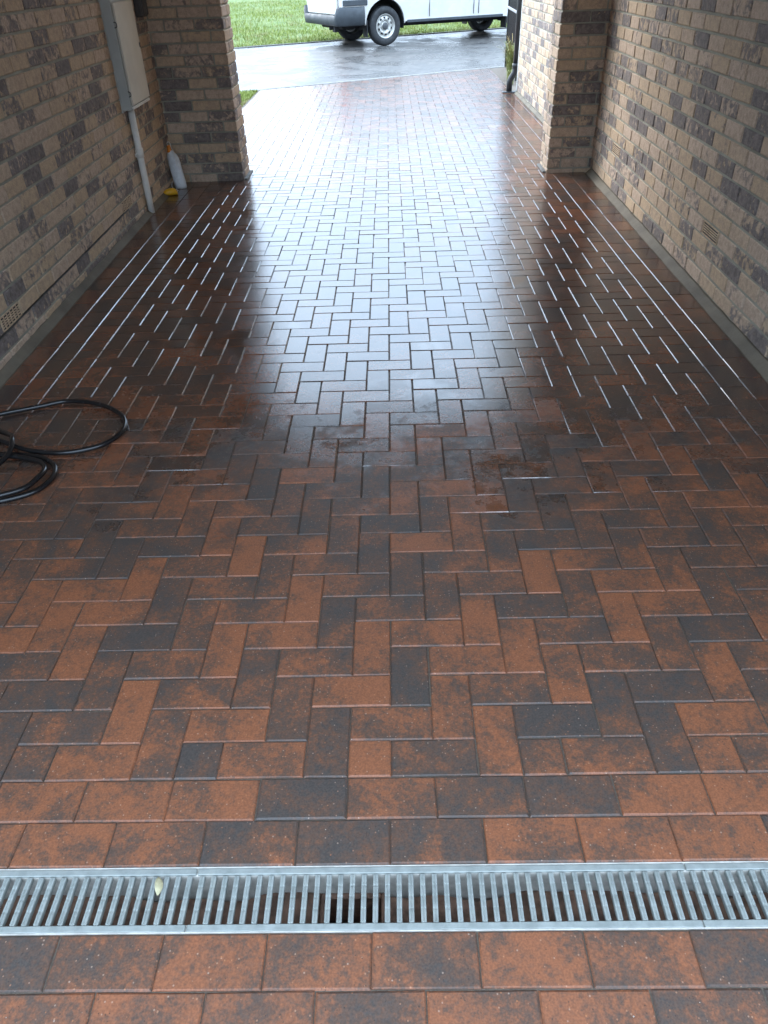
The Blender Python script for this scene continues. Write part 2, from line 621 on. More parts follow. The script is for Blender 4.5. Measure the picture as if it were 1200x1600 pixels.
def half_clip(poly, nx, ny, d):
    out = []
    for i in range(len(poly)):
        a, b = poly[i], poly[(i + 1) % len(poly)]
        da, db = a[0] * nx + a[1] * ny - d, b[0] * nx + b[1] * ny - d
        if da <= 0:
            out.append(a)
        if (da < 0 < db) or (db < 0 < da):
            t = da / (da - db)
            out.append((a[0] + (b[0] - a[0]) * t, a[1] + (b[1] - a[1]) * t))
    return out


bed = MB()
for poly in ([(-2.6, -4.2), (2.6, -4.2), (2.6, DRAIN_Y0), (-2.6, DRAIN_Y0)],
             [(-2.0, DRAIN_Y1), (2.0, DRAIN_Y1), (2.0, road_y(2.0)), (-2.0, road_y(-2.0))]):
    nb = len(poly)
    bed.raw([(x, y, -0.0050) for x, y in poly] + [(x, y, -0.30) for x, y in poly],
            [list(range(nb))] + [[i, i + nb, (i + 1) % nb + nb, (i + 1) % nb] for i in range(nb)])
driveway = tag(bed.build('driveway', M['sand']), kind='structure')

# road sheet: object frame follows the road so the block courses run across it
rd = MB()
rd.raw([(-60, 0, 0), (60, 0, 0), (60, ROAD_W, 0), (-60, ROAD_W, 0)], [[0, 1, 2, 3]])
road = tag(rd.build('road', M['road'], None, loc=(ROAD_P.x, ROAD_P.y, -0.004), rot=(0, 0, ROAD_A)), kind='structure')


def kerb_line(name, off, width, z_top, s0, s1, step):
    m = MB()
    m.box(s0, s1, off, off + width, -0.3, z_top - 0.012)
    root = tag(m.build(name, M['mortar'], None, loc=(ROAD_P.x, ROAD_P.y, 0), rot=(0, 0, ROAD_A)), kind='structure')
    vs, fs = chamfer_box(step - 0.008, width, 0.1, 0.007)
    me = mesh_from('kerb_stone', vs, fs, M['kerb_concrete'])
    s = s0
    while s + step <= s1 + 1e-6:
        o = add('kerb_stone', me, root, (s + step / 2, off + width / 2, z_top - 0.05 + rng.uniform(-0.002, 0.002)))
        s += step
    return root


kerb_line('dropped_kerb', -0.125, 0.125, 0.006, -5.4, 5.4, 0.9)
kerb_line('verge_edging', ROAD_W, 0.06, 0.02, -9.0, 9.9, 0.9)

# grass verge beyond the road
def grid_sheet(name, x0, x1, y0, y1, nx, ny, zf, mat, **kw):
    m = MB()
    vs = []
    for j in range(ny + 1):
        for i in range(nx + 1):
            x, y = x0 + (x1 - x0) * i / nx, y0 + (y1 - y0) * j / ny
            vs.append((x, y, zf(x, y)))
    fs = [[j * (nx + 1) + i, j * (nx + 1) + i + 1, (j + 1) * (nx + 1) + i + 1, (j + 1) * (nx + 1) + i] for j in range(ny) for i in range(nx)]
    m.raw(vs, fs)
    return m.build(name, mat, smooth=True, **kw)


def verge_z(x, y):
    d = y - ROAD_W - 0.06
    return -0.012 + 0.035 * math.sin(x * 0.9 + 1.3) * math.sin(y * 0.7) * min(1, d / 2) + 0.02 * min(d, 30) * min(1, d / 6) * 0.5


verge = grid_sheet('grass_verge', -60, 60, ROAD_W + 0.06, ROAD_W + 70, 160, 90, verge_z, M['turf'],
                   loc=(ROAD_P.x, ROAD_P.y, 0), rot=(0, 0, ROAD_A))
tag(verge, kind='structure')
lawn = MB()
lp = [(-9.0, 6.6), (-1.935, 6.6), (-1.935, road_y(-1.935, -0.13)), (-9.0, road_y(-9.0, -0.13))]
lawn.raw([(x, y, -0.010) for x, y in lp], [[0, 1, 2, 3]])
lawn = tag(lawn.build('lawn', M['turf']), kind='structure')
bedsoil = MB()
bp = [(1.80, 10.95), (4.5, 10.95), (4.5, road_y(4.5, -0.13)), (1.80, road_y(1.80, -0.13))]
bedsoil.raw([(x, y, -0.006) for x, y in bp], [[0, 1, 2, 3]])
tag(bedsoil.build('planting_bed', M['soil']), kind='structure')


def blades(name, pts, hmin, hmax, width, lean, seed):
    """pts: (n,3) world base points -> one mesh of grass blades (two-segment, tapering)"""
    r = np.random.RandomState(seed)
    n = len(pts)
    h = r.uniform(hmin, hmax, n)
    a = r.uniform(0, 2 * np.pi, n)
    la = r.uniform(0, 2 * np.pi, n)
    ll = r.uniform(0.1, 1.0, n) * lean * h
    w = width * r.uniform(0.7, 1.3, n)
    dx, dy = np.cos(a) * w / 2, np.sin(a) * w / 2
    lx, ly = np.cos(la) * ll, np.sin(la) * ll
    V = np.zeros((n, 5, 3), np.float32)
    V[:, 0] = pts + np.stack([-dx, -dy, 0 * dx], 1)
    V[:, 1] = pts + np.stack([dx, dy, 0 * dx], 1)
    V[:, 2] = pts + np.stack([dx * .8 + lx * .35, dy * .8 + ly * .35, h * .6], 1)
    V[:, 3] = pts + np.stack([-dx * .8 + lx * .35, -dy * .8 + ly * .35, h * .6], 1)
    V[:, 4] = pts + np.stack([lx, ly, h * r.uniform(.8, 1.0, n)], 1)
    me = bpy.data.meshes.new(name)
    base = np.arange(n)[:, None] * 5
    quads = base + np.array([[0, 1, 2, 3]])
    tris = base + np.array([[3, 2, 4]])
    me.vertices.add(n * 5)
    me.vertices.foreach_set('co', V.ravel())
    loops = np.concatenate([quads, tris], 1).ravel()
    me.loops.add(len(loops))
    me.loops.foreach_set('vertex_index', loops.astype(np.int32))
    me.polygons.add(n * 2)
    st = (np.arange(n)[:, None] * 7 + np.array([[0, 4]])).ravel()
    me.polygons.foreach_set('loop_start', st.astype(np.int32))
    me.polygons.foreach_set('loop_total', np.tile([4, 3], n).astype(np.int32))
    me.materials.append(M['grass'])
    me.update()
    at = me.attributes.new('tone', 'FLOAT_COLOR', 'FACE')
    t = np.repeat(r.uniform(0, 1, n), 2)
    at.data.foreach_set('color', np.stack([t, t, t, np.ones_like(t)], 1).astype(np.float32).ravel())
    o = add(name, me)
    o.color = (0, 0, 0, 1)
    return o


r_ = np.random.RandomState(3)
N = 120000
ss = r_.uniform(-8, 9, N)
dd = (r_.uniform(0, 1, N) ** 1.7) * 20 + ROAD_W + 0.07
keep = r_.uniform(0, 1, N) < 0.55 + 0.45 * np.sin(ss * 2.1 + np.sin(dd * 1.7) * 2) * np.sin(dd * 1.3 + ss)
ss, dd = ss[keep], dd[keep]
zz = np.array([verge_z(a, b) for a, b in zip(ss, dd)])
pw = np.stack([ROAD_P.x + RH.x * ss + RN.x * dd, ROAD_P.y + RH.y * ss + RN.y * dd, zz], 1)
tag(blades('grass', pw, 0.035, 0.105, 0.012, 1.0, 5), 'bright green grass on the verge behind the van', 'grass', kind='stuff')
N = 26000
px_ = r_.uniform(-3.6, -1.95, N)
py_ = r_.uniform(8.6, 12.0, N)
keep = py_ < road_y(0, -0.14) + px_ * math.tan(ROAD_A)
pw = np.stack([px_[keep], py_[keep], np.full(keep.sum(), -0.01)], 1)
tag(blades('lawn_grass', pw, 0.03, 0.06, 0.008, 0.7, 6), 'short lawn grass beside the outer drive', 'grass', kind='stuff')

# ------------------------------------------------------------------ block pavers
JOINT, CHAM, PTH = 0.0022, 0.0035, 0.05


def paver_mesh(poly, jit=0.0, rnd=None):
    """chamfered prism over a convex polygon, top at z=0; returns verts, faces"""
    cx = sum(p[0] for p in poly) / len(poly)
    cy_ = sum(p[1] for p in poly) / len(poly)

    def inset(d):
        q = []
        n = len(poly)
        for i in range(n):
            p0, p1, p2 = (Vector(poly[(i - 1) % n]), Vector(poly[i]), Vector(poly[(i + 1) % n]))
            e1, e2 = (p1 - p0).normalized(), (p2 - p1).normalized()
            n1, n2 = Vector((-e1.y, e1.x)), Vector((-e2.y, e2.x))
            den = 1 + n1.dot(n2)
            q.append(p1 + (n1 + n2) * (d / max(den, 0.25)))
        return q
    o, t = inset(JOINT / 2), inset(JOINT / 2 + CHAM)
    n = len(poly)
    jz = [rnd.uniform(-jit, jit) if rnd else 0 for _ in range(n)]
    v = [(p.x - cx, p.y - cy_, 0.0 + jz[i] * 0.3) for i, p in enumerate(t)]
    v += [(p.x - cx + jz[i], p.y - cy_ - jz[i], -CHAM * 0.85) for i, p in enumerate(o)]
    v += [(p.x - cx, p.y - cy_, -PTH) for p in o]
    f = [list(range(n))]
    for i in range(n):
        j = (i + 1) % n
        f.append([n + i, n + j, j, i])
        f.append([2 * n + i, 2 * n + j, n + j, n + i])
    return (cx, cy_), v, f


pavers = []            # (polygon, kind)


def rect(x0, x1, y0, y1):
    return [(x0, y0), (x1, y0), (x1, y1), (x0, y1)]


# herringbone field
FU = 14
rows = int(16.2 / 0.1)
for r0 in range(rows):
    for c0 in range(-FU - 1, FU):
        p_ = (c0 + r0) % 4
        if p_ == 0:
            a, b = max(c0, -FU), min(c0 + 2, FU)
            if b > a:
                pavers.append(rect(a * PX, b * PX, r0 * .1, (r0 + 1) * .1))
        elif p_ == 2 and c0 >= -FU:
            pavers.append(rect(c0 * PX, (c0 + 1) * PX, r0 * .1, (r0 + 2) * .1))
        elif p_ == 3 and r0 == 0 and c0 >= -FU:
            pavers.append(rect(c0 * PX, (c0 + 1) * PX, 0, .1))
FX = FU * PX
# border courses along the two walls
def column(x0, x1, y0, y1, step, ph):
    y = y0 + ph
    if ph > 0.01:
        pavers.append(rect(x0, x1, y0, y))
    while y < y1 - 0.01:
        pavers.append(rect(x0, x1, y, min(y + step, y1)))
        y += step


def edge_l(y):
    return wl_x(min(y, 6.3)) + .042


def edge_r(y):
    return wr_x(min(y, 6.2)) - .042


def column2(fa, fb, y0, y1, step, ph):
    y = y0 + ph - (step if ph > 0.01 else 0)
    while y < y1 - 0.01:
        a, b = max(y, y0), min(y + step, y1)
        if b - a > 0.015:
            pavers.append([(fa(a), a), (fb(a), a), (fb(b), b), (fa(b), b)])
        y += step


def between(f0, f1, t):
    return lambda y: f0(y) + (f1(y) - f0(y)) * t


fl, fr_ = (lambda y: -FX), (lambda y: FX)
column2(between(edge_l, fl, 2 / 3), fl, 0, 16.2, .1, 0)
column2(between(edge_l, fl, 1 / 3), between(edge_l, fl, 2 / 3), 0, 16.2, .2, .1)
column2(edge_l, between(edge_l, fl, 1 / 3), 0, 16.2, .2, .04)
column2(fr_, between(fr_, edge_r, .5), 0, 16.2, .2, .06)
column2(between(fr_, edge_r, .5), edge_r, 0, 16.2, .2, .14)
column(-1.92, edge_l(7), 6.28, 16.2, .2, .1)
column(edge_r(7), 1.73, 6.22, 16.2, .2, .04)
# courses either side of the channel drain, and the run behind it
def course(y0, y1, ph, x0=-1.74, x1=1.66, step=0.2015):
    kx = math.floor((x0 - ph) / step)
    x = ph + kx * step
    while x < x1:
        a, b = max(x, x0), min(x + step, x1)
        if b - a > 0.02:
            pavers.append(rect(a, b, y0, y1))
        x += step


course(-.102, 0, -.100, step=.2)
course(DRAIN_Y1 + .002, -.102, -.003, step=.2)
yb = DRAIN_Y0 - .002
phs = [-.038, .062]
for i in range(26):
    x1 = 1.66 if yb - i * .1005 > -1.2 else 2.55
    course(yb - (i + 1) * .1005, yb - i * .1005, phs[i % 2], x1=x1)

# tones read off the photograph for blocks that stand out (pixel -> tone)
marks = [(p, 0.06) for p in ((355, 1015), (480, 935), (586, 865), (232, 905), (395, 870), (580, 1185), (985, 1310), (1030, 1240), (1165, 1240),
                             (747, 965), (665, 985), (630, 1165), (905, 1080), (700, 860), (840, 890), (15, 1000), (215, 1110), (520, 1065), (160, 590), (195, 605))]
marks += [(p, 0.25) for p in ((95, 1190), (90, 1260), (60, 935), (330, 1260), (245, 1010), (600, 1000), (705, 1100), (900, 1010), (960, 900), (950, 965), (1140, 1120), (150, 925), (720, 800), (650, 790), (760, 1330), (70, 1330), (1120, 1370), (410, 1190))]
marks += [(p, 0.78) for p in ((497, 805), (430, 822), (160, 835), (853, 843), (640, 1045), (865, 1122), (950, 1080), (435, 1245), (752, 1243), (1150, 1490),
                              (590, 745), (305, 1190), (230, 995), (70, 1090), (1140, 900), (1180, 890), (870, 800), (130, 885), (640, 880), (410, 760))]
marks += [(p, 0.72) for p in ((70, 1050), (390, 1330), (530, 1310), (900, 1245), (590, 895), (520, 955), (1090, 840), (260, 940), (830, 935), (500, 1165), (690, 1185), (1080, 1050), (40, 1490), (610, 720), (1000, 720))]
mark_pts = [((ground_at(*p).x, ground_at(*p).y), t) for p, t in marks]


def inside(poly, q):
    return all((poly[(i + 1) % len(poly)][0] - poly[i][0]) * (q[1] - poly[i][1]) - (poly[(i + 1) % len(poly)][1] - poly[i][1]) * (q[0] - poly[i][0]) >= 0
               for i in range(len(poly)))


prnd = random.Random(21)
todo = []
for poly in pavers:
    poly = half_clip(poly, RN.x, RN.y, ROAD_P.dot(RN) - 0.128)
    if len(poly) < 3:
        continue
    xs, ys = [p[0] for p in poly], [p[1] for p in poly]
    if (max(xs) - min(xs)) < 0.015 or (max(ys) - min(ys)) < 0.015:
        continue
    ar = abs(sum(poly[i][0] * poly[(i + 1) % len(poly)][1] - poly[(i + 1) % len(poly)][0] * poly[i][1] for i in range(len(poly)))) / 2
    if ar < 0.0008:
        continue
    if min(ys) > 5.88 and max(ys) < 6.26 and max(xs) < -1.28:
        continue
    if min(ys) > 5.83 and max(ys) < 6.20 and min(xs) > 1.38:
        continue
    u_ = prnd.random()
    t = 0.15 if u_ < 0.08 else (0.80 if u_ > 0.95 else prnd.uniform(0.25, 0.70))
    if max(ys) < -0.3:
        t = prnd.uniform(0.2, 0.5)
    for q, tt in mark_pts:
        if abs(q[1] - ys[0]) < 0.4 and inside(poly, q):
            t = tt
    c = (sum(xs) / len(xs), sum(ys) / len(ys), 0.0)
    area = -1.0
    if in_frame(c, 20):
        q = [project((x, y, 0)) for x, y in poly]
        if all(q):
            area = abs(sum(q[i][0] * q[(i + 1) % len(q)][1] - q[(i + 1) % len(q)][0] * q[i][1] for i in range(len(q)))) / 2
    todo.append((area, poly, t, prnd.random(), prnd.uniform(-.0009, .0007), prnd.gauss(0, .0026), prnd.gauss(0, .0026)))
todo.sort(key=lambda a: -a[0])
rest = MB()
cache = {}
for i, (area, poly, t, sd, dz, tx, ty) in enumerate(todo):
    if i < 298:
        xs, ys = [p[0] for p in poly], [p[1] for p in poly]
        key = (round(max(xs) - min(xs), 3), round(max(ys) - min(ys), 3), len(poly), prnd.randrange(3))
        ctr, vs, fs = paver_mesh(poly, 0.0012, prnd)
        if len(poly) != 4:
            me = mesh_from('paver', vs, fs, M['paver'])
        else:
            if key not in cache:
                cache[key] = mesh_from('paver', vs, fs, M['paver'])
            me = cache[key]
        o = add('paver', me, driveway, (ctr[0] + prnd.uniform(-.0007, .0007), ctr[1] + prnd.uniform(-.0007, .0007), dz), (tx, ty, prnd.gauss(0, .0032)))
        o.color = (t, sd, 0, 1)
    else:
        ctr, vs, fs = paver_mesh(poly, 0.0012, prnd)
        m3 = Matrix.Translation((ctr[0], ctr[1], dz)) @ Matrix.Rotation(tx, 4, 'X') @ Matrix.Rotation(ty, 4, 'Y')
        rest.raw([m3 @ Vector(p) for p in vs], fs, (t, sd, 0))
o = rest.build('farther_pavers', M['paver'], driveway)
o['kind'] = 'stuff'

# ------------------------------------------------------------------ channel drain with galvanised gratings
drain = tag(empty('channel_drain', (0, (DRAIN_Y0 + DRAIN_Y1) / 2, -0.14)),
            'galvanised steel grating over the channel drain across the brick paving', 'drain')
DZ = 0.14
dw = (DRAIN_Y1 - DRAIN_Y0) / 2
m = MB()
HX0, HX1 = -0.140, -0.024       # outlet in the channel floor
m.box(-1.74, 1.62, dw - 0.016, dw - 0.001, 0.0, DZ - 0.006)
m.box(-1.74, 1.62, -dw + 0.001, -dw + 0.016, 0.0, DZ - 0.006)
m.box(-1.74, HX0, -dw + 0.016, dw - 0.016, 0.0, 0.030)
m.box(HX1, 1.62, -dw + 0.016, dw - 0.016, 0.0, 0.030)
m.build('channel', M['polymer_concrete'], drain)
m = MB()
for a, b in ((-1.74, HX0 - 0.012), (HX1 + 0.012, 1.62)):
    n = int((b - a) / 0.02)
    vs, fs = [], []
    for i in range(n + 1):
        x = a + (b - a) * i / n
        e = 0.017 + 0.010 * math.sin(x * 11) + 0.006 * math.sin(x * 37 + 1)
        z = 0.064 + 0.004 * math.sin(x * 23)
        vs += [(x, -dw + 0.017, z + 0.006), (x, 0, z), (x, dw - 0.017 - max(0, e - 0.012), z - 0.002), (x, dw - 0.0165, 0.031)]
    for i in range(n):
        for j in range(3):
            fs.append([i * 4 + j, (i + 1) * 4 + j, (i + 1) * 4 + j + 1, i * 4 + j + 1])
    m.raw(vs, fs)
m.build('silt', M['channel_silt'], drain)
m = MB()
m.box(HX0 - .012, HX0, -dw + .017, dw - .017, -0.16, 0.062, 0.002)
m.box(HX1, HX1 + .012, -dw + .017, dw - .017, -0.16, 0.062, 0.002)
m.box(HX0, HX1, dw - .029, dw - .017, -0.16, 0.062, 0.002)
m.build('outlet', M['channel_silt'], drain)
m = MB()
m.box(HX0, HX1, -dw + .017, dw - .03, -0.165, -0.155)
m.build('outlet_sump', M['outlet_dark'], drain)
# gratings
GP = 0.02376
bar_v, bar_f = [], []
prof = [(-.0046, -.014), (-.0055, -.0028), (-.0048, -.0006), (-.0019, 0.0), (0.0, -.0014), (.0019, 0.0), (.0048, -.0006), (.0055, -.0028), (.0046, -.014)]
ysec = [-.049, -.047, -.026, -.0245, -.021, -.0195, -.002, -.0005, .0025, .004, .020, .0215, .0245, .026, .046, .0475]
for j, y in enumerate(ysec):
    dip = 0.0006 if j in (3, 4, 7, 8, 11, 12) else 0.0
    for q, (x, z) in enumerate(prof):
        end = 0.0035 if j in (0, len(ysec) - 1) else 0.0
        bar_v.append((x * (0.55 if end else 1), y, z - end - (dip if 2 <= q <= 6 else 0)))
npf = len(prof)
for j in range(len(ysec) - 1):
    for q in range(npf - 1):
        bar_f.append([j * npf + q, j * npf + q + 1, (j + 1) * npf + q + 1, (j + 1) * npf + q][::-1])
bar_f.append(list(range(npf)))
bar_f.append([(len(ysec) - 1) * npf + q for q in range(npf)][::-1])
bar_me = mesh_from('bar', bar_v, bar_f, M['steel'])
for gi, gx in enumerate((-1.402, -0.402, 0.598)):
    x0, x1 = gx + 0.0012, min(gx + 0.9988, 1.62)
    m = MB()
    m.box(x0, x1, dw - 0.0155, dw - 0.0015, -0.022, -0.001, 0.0018)
    m.box(x0, x1, -dw + 0.0015, -dw + 0.0155, -0.022, -0.001, 0.0018)
    gr = m.build('grating', M['steel'], drain, loc=(0, 0, DZ + 0.0005), rot=(0, 0, 0))
    nb = int((x1 - x0 - GP * 0.5) / GP)
    ph = (x1 - x0 - nb * GP) / 2
    for b in range(nb + 1):
        x = x0 + ph + b * GP
        add('bar', bar_me, gr, (x, 0, -0.0004 + rng.uniform(-.0002, .0002)), (0, 0, rng.gauss(0, .004)))
m = MB()
m.box(-1.74, 1.62, dw - 0.0012, dw + 0.001, -0.03, -0.0008)
m.box(-1.74, 1.62, -dw - 0.001, -dw + 0.0012, -0.03, -0.0008)
m.build('edge_rail', M['polymer_concrete'], drain, loc=(0, 0, DZ))

# leaf caught in the grating
lf = MB()
pts = []
for i in range(9):
    t = i / 8
    w = 0.0085 * math.sin(math.pi * min(1, t * 0.95 + 0.03)) ** 0.8
    zc = 0.004 * math.sin(t * 3)
    pts += [(-w, (t - .5) * .036, zc + w * .4), (0, (t - .5) * .036, zc), (w, (t - .5) * .036, zc + w * .4)]
lf.raw(pts, [[i * 3 + j, i * 3 + j + 1, i * 3 + j + 4, i * 3 + j + 3] for i in range(8) for j in range(2)])
lo = lf.build('dead_leaf', M['leaf_pale'], smooth=True, loc=(-0.4755, -0.246, 0.003), rot=(0.15, 0.5, 0.25))
sm = lo.modifiers.new('thick', 'SOLIDIFY')
sm.thickness = 0.0006
tag(lo, 'small pale dead leaf caught between the bars of the drain grating', 'leaf')

# ------------------------------------------------------------------ brick walls
BH = 0.080           # course height incl. bed joint
BT = 0.0120          # joint
wrnd = random.Random(5)
bcache = {}


def brick_mesh(lx, ly, lz):
    key = (round(lx, 3), round(ly, 3), round(lz, 3), wrnd.randrange(6))
    if key not in bcache:
        vs, fs = chamfer_box(lx, ly, lz, 0.0035, 0.0014, wrnd)
        bcache[key] = mesh_from('brick', vs, fs, M['brick'])
    return bcache[key]


def brick_tone(course_i=0):
    u_ = wrnd.random()
    return wrnd.uniform(.6, 1.0) if u_ < 0.34 else (wrnd.uniform(.3, .6) if u_ < 0.55 else wrnd.uniform(0.0, .25))


def wall_run(root, length, z0, ztop, pitch, phase0, skip=(), limit=298, depth=0.1):
    """stretcher bond on the wall's own frame: x along, y into the wall, face at y=0"""
    jobs = []
    nc = int(math.ceil((ztop - z0) / BH))
    mw = root.matrix_world if False else (Matrix.Translation(root.location) @ Matrix.Rotation(root.rotation_euler.z, 4, 'Z'))
    for c in range(nc):
        zb = z0 + c * BH
        zt = min(zb + BH - BT, ztop)
        if zt - zb < 0.015:
            continue
        ph = phase0 + (pitch / 2 if c % 2 else 0)
        kx = math.floor(-ph / pitch)
        x = ph + kx * pitch
        while x < length:
            a, b = max(x, 0), min(x + pitch - BT, length)
            x += pitch
            if b - a < 0.03:
                continue
            if any(sx0 - .02 < (a + b) / 2 < sx1 + .02 and c == sc for sx0, sx1, sc in skip):
                continue
            ctr = Vector(((a + b) / 2, 0, (zb + zt) / 2))
            w = mw @ ctr
            d = (w - CAM).length if in_frame(w, 34) else 1e9
            jobs.append((d, a, b, zb, zt))
    jobs.sort()
    far = MB()
    for i, (d, a, b, zb, zt) in enumerate(jobs):
        out = wrnd.uniform(-0.0015, 0.0025)
        tn, sd = brick_tone(), wrnd.random()
        if d < 1e8 and i < limit:
            o = add('brick', brick_mesh(b - a, depth, zt - zb), root,
                    ((a + b) / 2, depth / 2 - out, (zb + zt) / 2), (wrnd.gauss(0, .004), wrnd.gauss(0, .004), wrnd.gauss(0, .003)))
            o.color = (tn, sd, 0, 1)
        else:
            far.box(a, b, -out, depth - out, zb, zt, 0.0035, (tn, sd, 0))
    if far.v:
        o = far.build('farther_bricks', M['brick'], root)
        o['kind'] = 'stuff'


def wall_core(root, length, thick, ztop, recess=0.0068, z0=-0.1, mat='mortar', x0=0.0, course0=0.0, top=None):
    m = MB()
    m.box(x0, length, recess, thick, z0, ztop)
    c = 0
    while course0 + (c + 1) * BH < min(ztop, top or ztop) - 0.02:
        z = course0 + (c + 1) * BH - BT / 2
        m.box(x0 + .001, length - .001, 0.0052, recess + 0.01, z - BT / 2 - .004, z + BT / 2 + .004)
        c += 1
    return m.build('mortar_core', M[mat], root)


def air_brick(root, x0, x1, z0, z1, rows_n, cols_n=1):
    m = MB()
    m.box(x0 + .001, x1 - .001, 0.0035, 0.09, z0 + .001, z1 - .001)  # near-black plate close behind the slats: shade of the openings painted as colour
    back = m.build('air_brick', M['painted_gap_shade'], root)
    fr = MB()
    e = 0.006
    fr.box(x0, x1, -0.001, 0.03, z0, z0 + e, .0015)
    fr.box(x0, x1, -0.001, 0.03, z1 - e, z1, .0015)
    fr.box(x0, x0 + e, -0.0005, 0.03, z0 + e, z1 - e, .0015)
    fr.box(x1 - e, x1, -0.0005, 0.03, z0 + e, z1 - e, .0015)
    for i in range(1, cols_n):
        xc = x0 + (x1 - x0) * i / cols_n
        fr.box(xc - .0035, xc + .0035, -0.0008, 0.03, z0 + e, z1 - e, .001)
    fr.build('frame', M['terracotta'], back)
    step = (z1 - z0 - 2 * e) / rows_n
    vs, fs = chamfer_box(x1 - x0 - 2 * e, 0.006, step * 0.42, 0.0008)
    sl = mesh_from('slat', vs, fs, M['terracotta'])
    for i in range(1, rows_n):
        add('slat', sl, back, ((x0 + x1) / 2, 0.0018, z0 + e + step * i))
    return back


def fillet(root, pts_floor, pts_wall, h, name='mortar_fillet'):
    """sloping strip of concrete between paving and wall (points in the wall's frame)"""
    m = MB()
    vs, fs = [], []
    for (a, b) in zip(pts_floor, pts_wall):
        hh = h + wrnd.uniform(-.004, .004)
        vs += [(a[0], a[1], -0.03), (a[0], a[1] + wrnd.uniform(-.003, .003), 0.003), (b[0], b[1] - 0.006, hh), (b[0], b[1] + 0.02, hh + .002)]
    for i in range(len(pts_floor) - 1):
        for j in range(3):
            fs.append([i * 4 + j, (i + 1) * 4 + j, (i + 1) * 4 + j + 1, i * 4 + j + 1])
    m.raw(vs, fs)
    return m.build(name, M['fillet'], root, recalc=True)


# left wall: runs along +y from y=-4 to the pier
LY0, LY1 = -0.6, 5.895
ang_l = math.atan2(LY1 - LY0, wl_x(LY1) - wl_x(LY0))
left_wall = tag(empty('brick_wall', (wl_x(LY0), LY0, 0), ang_l),
                'mottled buff and charcoal brick wall behind the meter cabinet and hose', 'brick wall')
LL = math.hypot(LY1 - LY0, wl_x(LY1) - wl_x(LY0))
LZ0 = -0.010
wall_core(left_wall, LL, 0.25, PIER_Z, course0=LZ0)
lph = (2.283 - LY0)
lp_ = 0.2295
# air bricks sit in course 2 (z 0.15 .. 0.22)
skipL = [(2.283 - LY0, 2.283 - LY0 + lp_ - BT, 2), (2.283 - LY0 + 9 * lp_, 2.283 - LY0 + 10 * lp_ - BT, 2)]
wall_run(left_wall, LL, LZ0, PIER_Z, lp_, lph, skipL)
for a, b, c in skipL:
    air_brick(left_wall, a, b, LZ0 + 2 * BH, LZ0 + 3 * BH - BT, 5, 6)
m = MB()
n = 60
vs, fs = [], []
for i in range(n + 1):
    x = 2.283 - LY0 - 0.35 + (4.40 - 2.283 + 0.4) * i / n
    zc = LZ0 + 2 * BH - BT * 0.45 + wrnd.uniform(-.0012, .0012)
    vs += [(x, 0.006, zc + .0042), (x, -0.0055 + wrnd.uniform(-.001, .001), zc + .004), (x, -0.0055, zc - .001), (x, 0.006, zc - .0042)]
for i in range(n):
    for j in range(3):
        fs.append([i * 4 + j, (i + 1) * 4 + j, (i + 1) * 4 + j + 1, i * 4 + j + 1])
m.raw(vs, fs)
o = m.build('damp_course', M['bitumen'], left_wall, recalc=True)
o['label'] = 'thin black damp-proof strip in the mortar bed'
ys = [-0.55 + i * 0.1 for i in range(64)]
fillet(left_wall, [(y - LY0, wl_x(y) - edge_l(y) - .001) for y in ys], [(y - LY0, 0.0) for y in ys], 0.030)

# right wall: runs along -y from the pier to y=-1.2
RY0, RY1 = -0.6, 5.845
ang_r = math.atan2(RY0 - RY1, wr_x(RY0) - wr_x(RY1))
right_wall = tag(empty('brick_wall', (wr_x(RY1), RY1, 0), ang_r),
                 'pale pinkish buff and grey brick wall inside the passage opposite the meter cabinet', 'brick wall')
RL = math.hypot(RY1 - RY0, wr_x(RY1) - wr_x(RY0))
RZ0 = -0.040
wall_core(right_wall, RL, 0.25, PIER_Z, course0=RZ0)
rp_ = 0.2338
rph = RY1 - 3.090
skipR = [(RY1 - 3.090, RY1 - 3.090 + rp_ - BT, 4), (RY1 - 3.090 - 9 * rp_, RY1 - 3.090 - 8 * rp_ - BT, 4)]
wall_run(right_wall, RL, RZ0, PIER_Z, rp_, rph, skipR)
for a, b, c in skipR:
    air_brick(right_wall, a, b, RZ0 + 4 * BH, RZ0 + 5 * BH - BT, 5, 1)
ys = [5.8 - i * 0.1 for i in range(64)]
fillet(right_wall, [(RY1 - y, -(wr_x(y) - edge_r(y)) - .001) for y in ys], [(RY1 - y, 0.0) for y in ys], 0.036)

# house wall outside, beyond the right pier
HY0, HY1, HX = 6.205, 10.56, 1.765
house = tag(empty('brick_wall', (HX, HY1, 0), R(-90)), 'sunlit pale brick house wall outside, ending at the black downpipe', 'brick wall')
wall_core(house, HY1 - HY0, 0.3, 5.2, course0=RZ0, top=3.2)
wall_run(house, HY1 - HY0, RZ0, 3.2, 0.2338, 0.05)
m = MB()
m.box(-0.001, HY1 - HY0, -0.004, 0.29, 3.21, 5.19)
m.build('render_panel', M['render_coat'], house)
m = MB()
m.box(-0.028, -0.002, -0.006, 0.28, 0.0, 5.0, 0.003)
m.build('corner_trim', M['white_plastic'], house)
ys = [HY1 - i * 0.12 for i in range(37)]
fillet(house, [(HY1 - y, -(HX - 1.732)) for y in ys], [(HY1 - y, 0.0) for y in ys], 0.03)


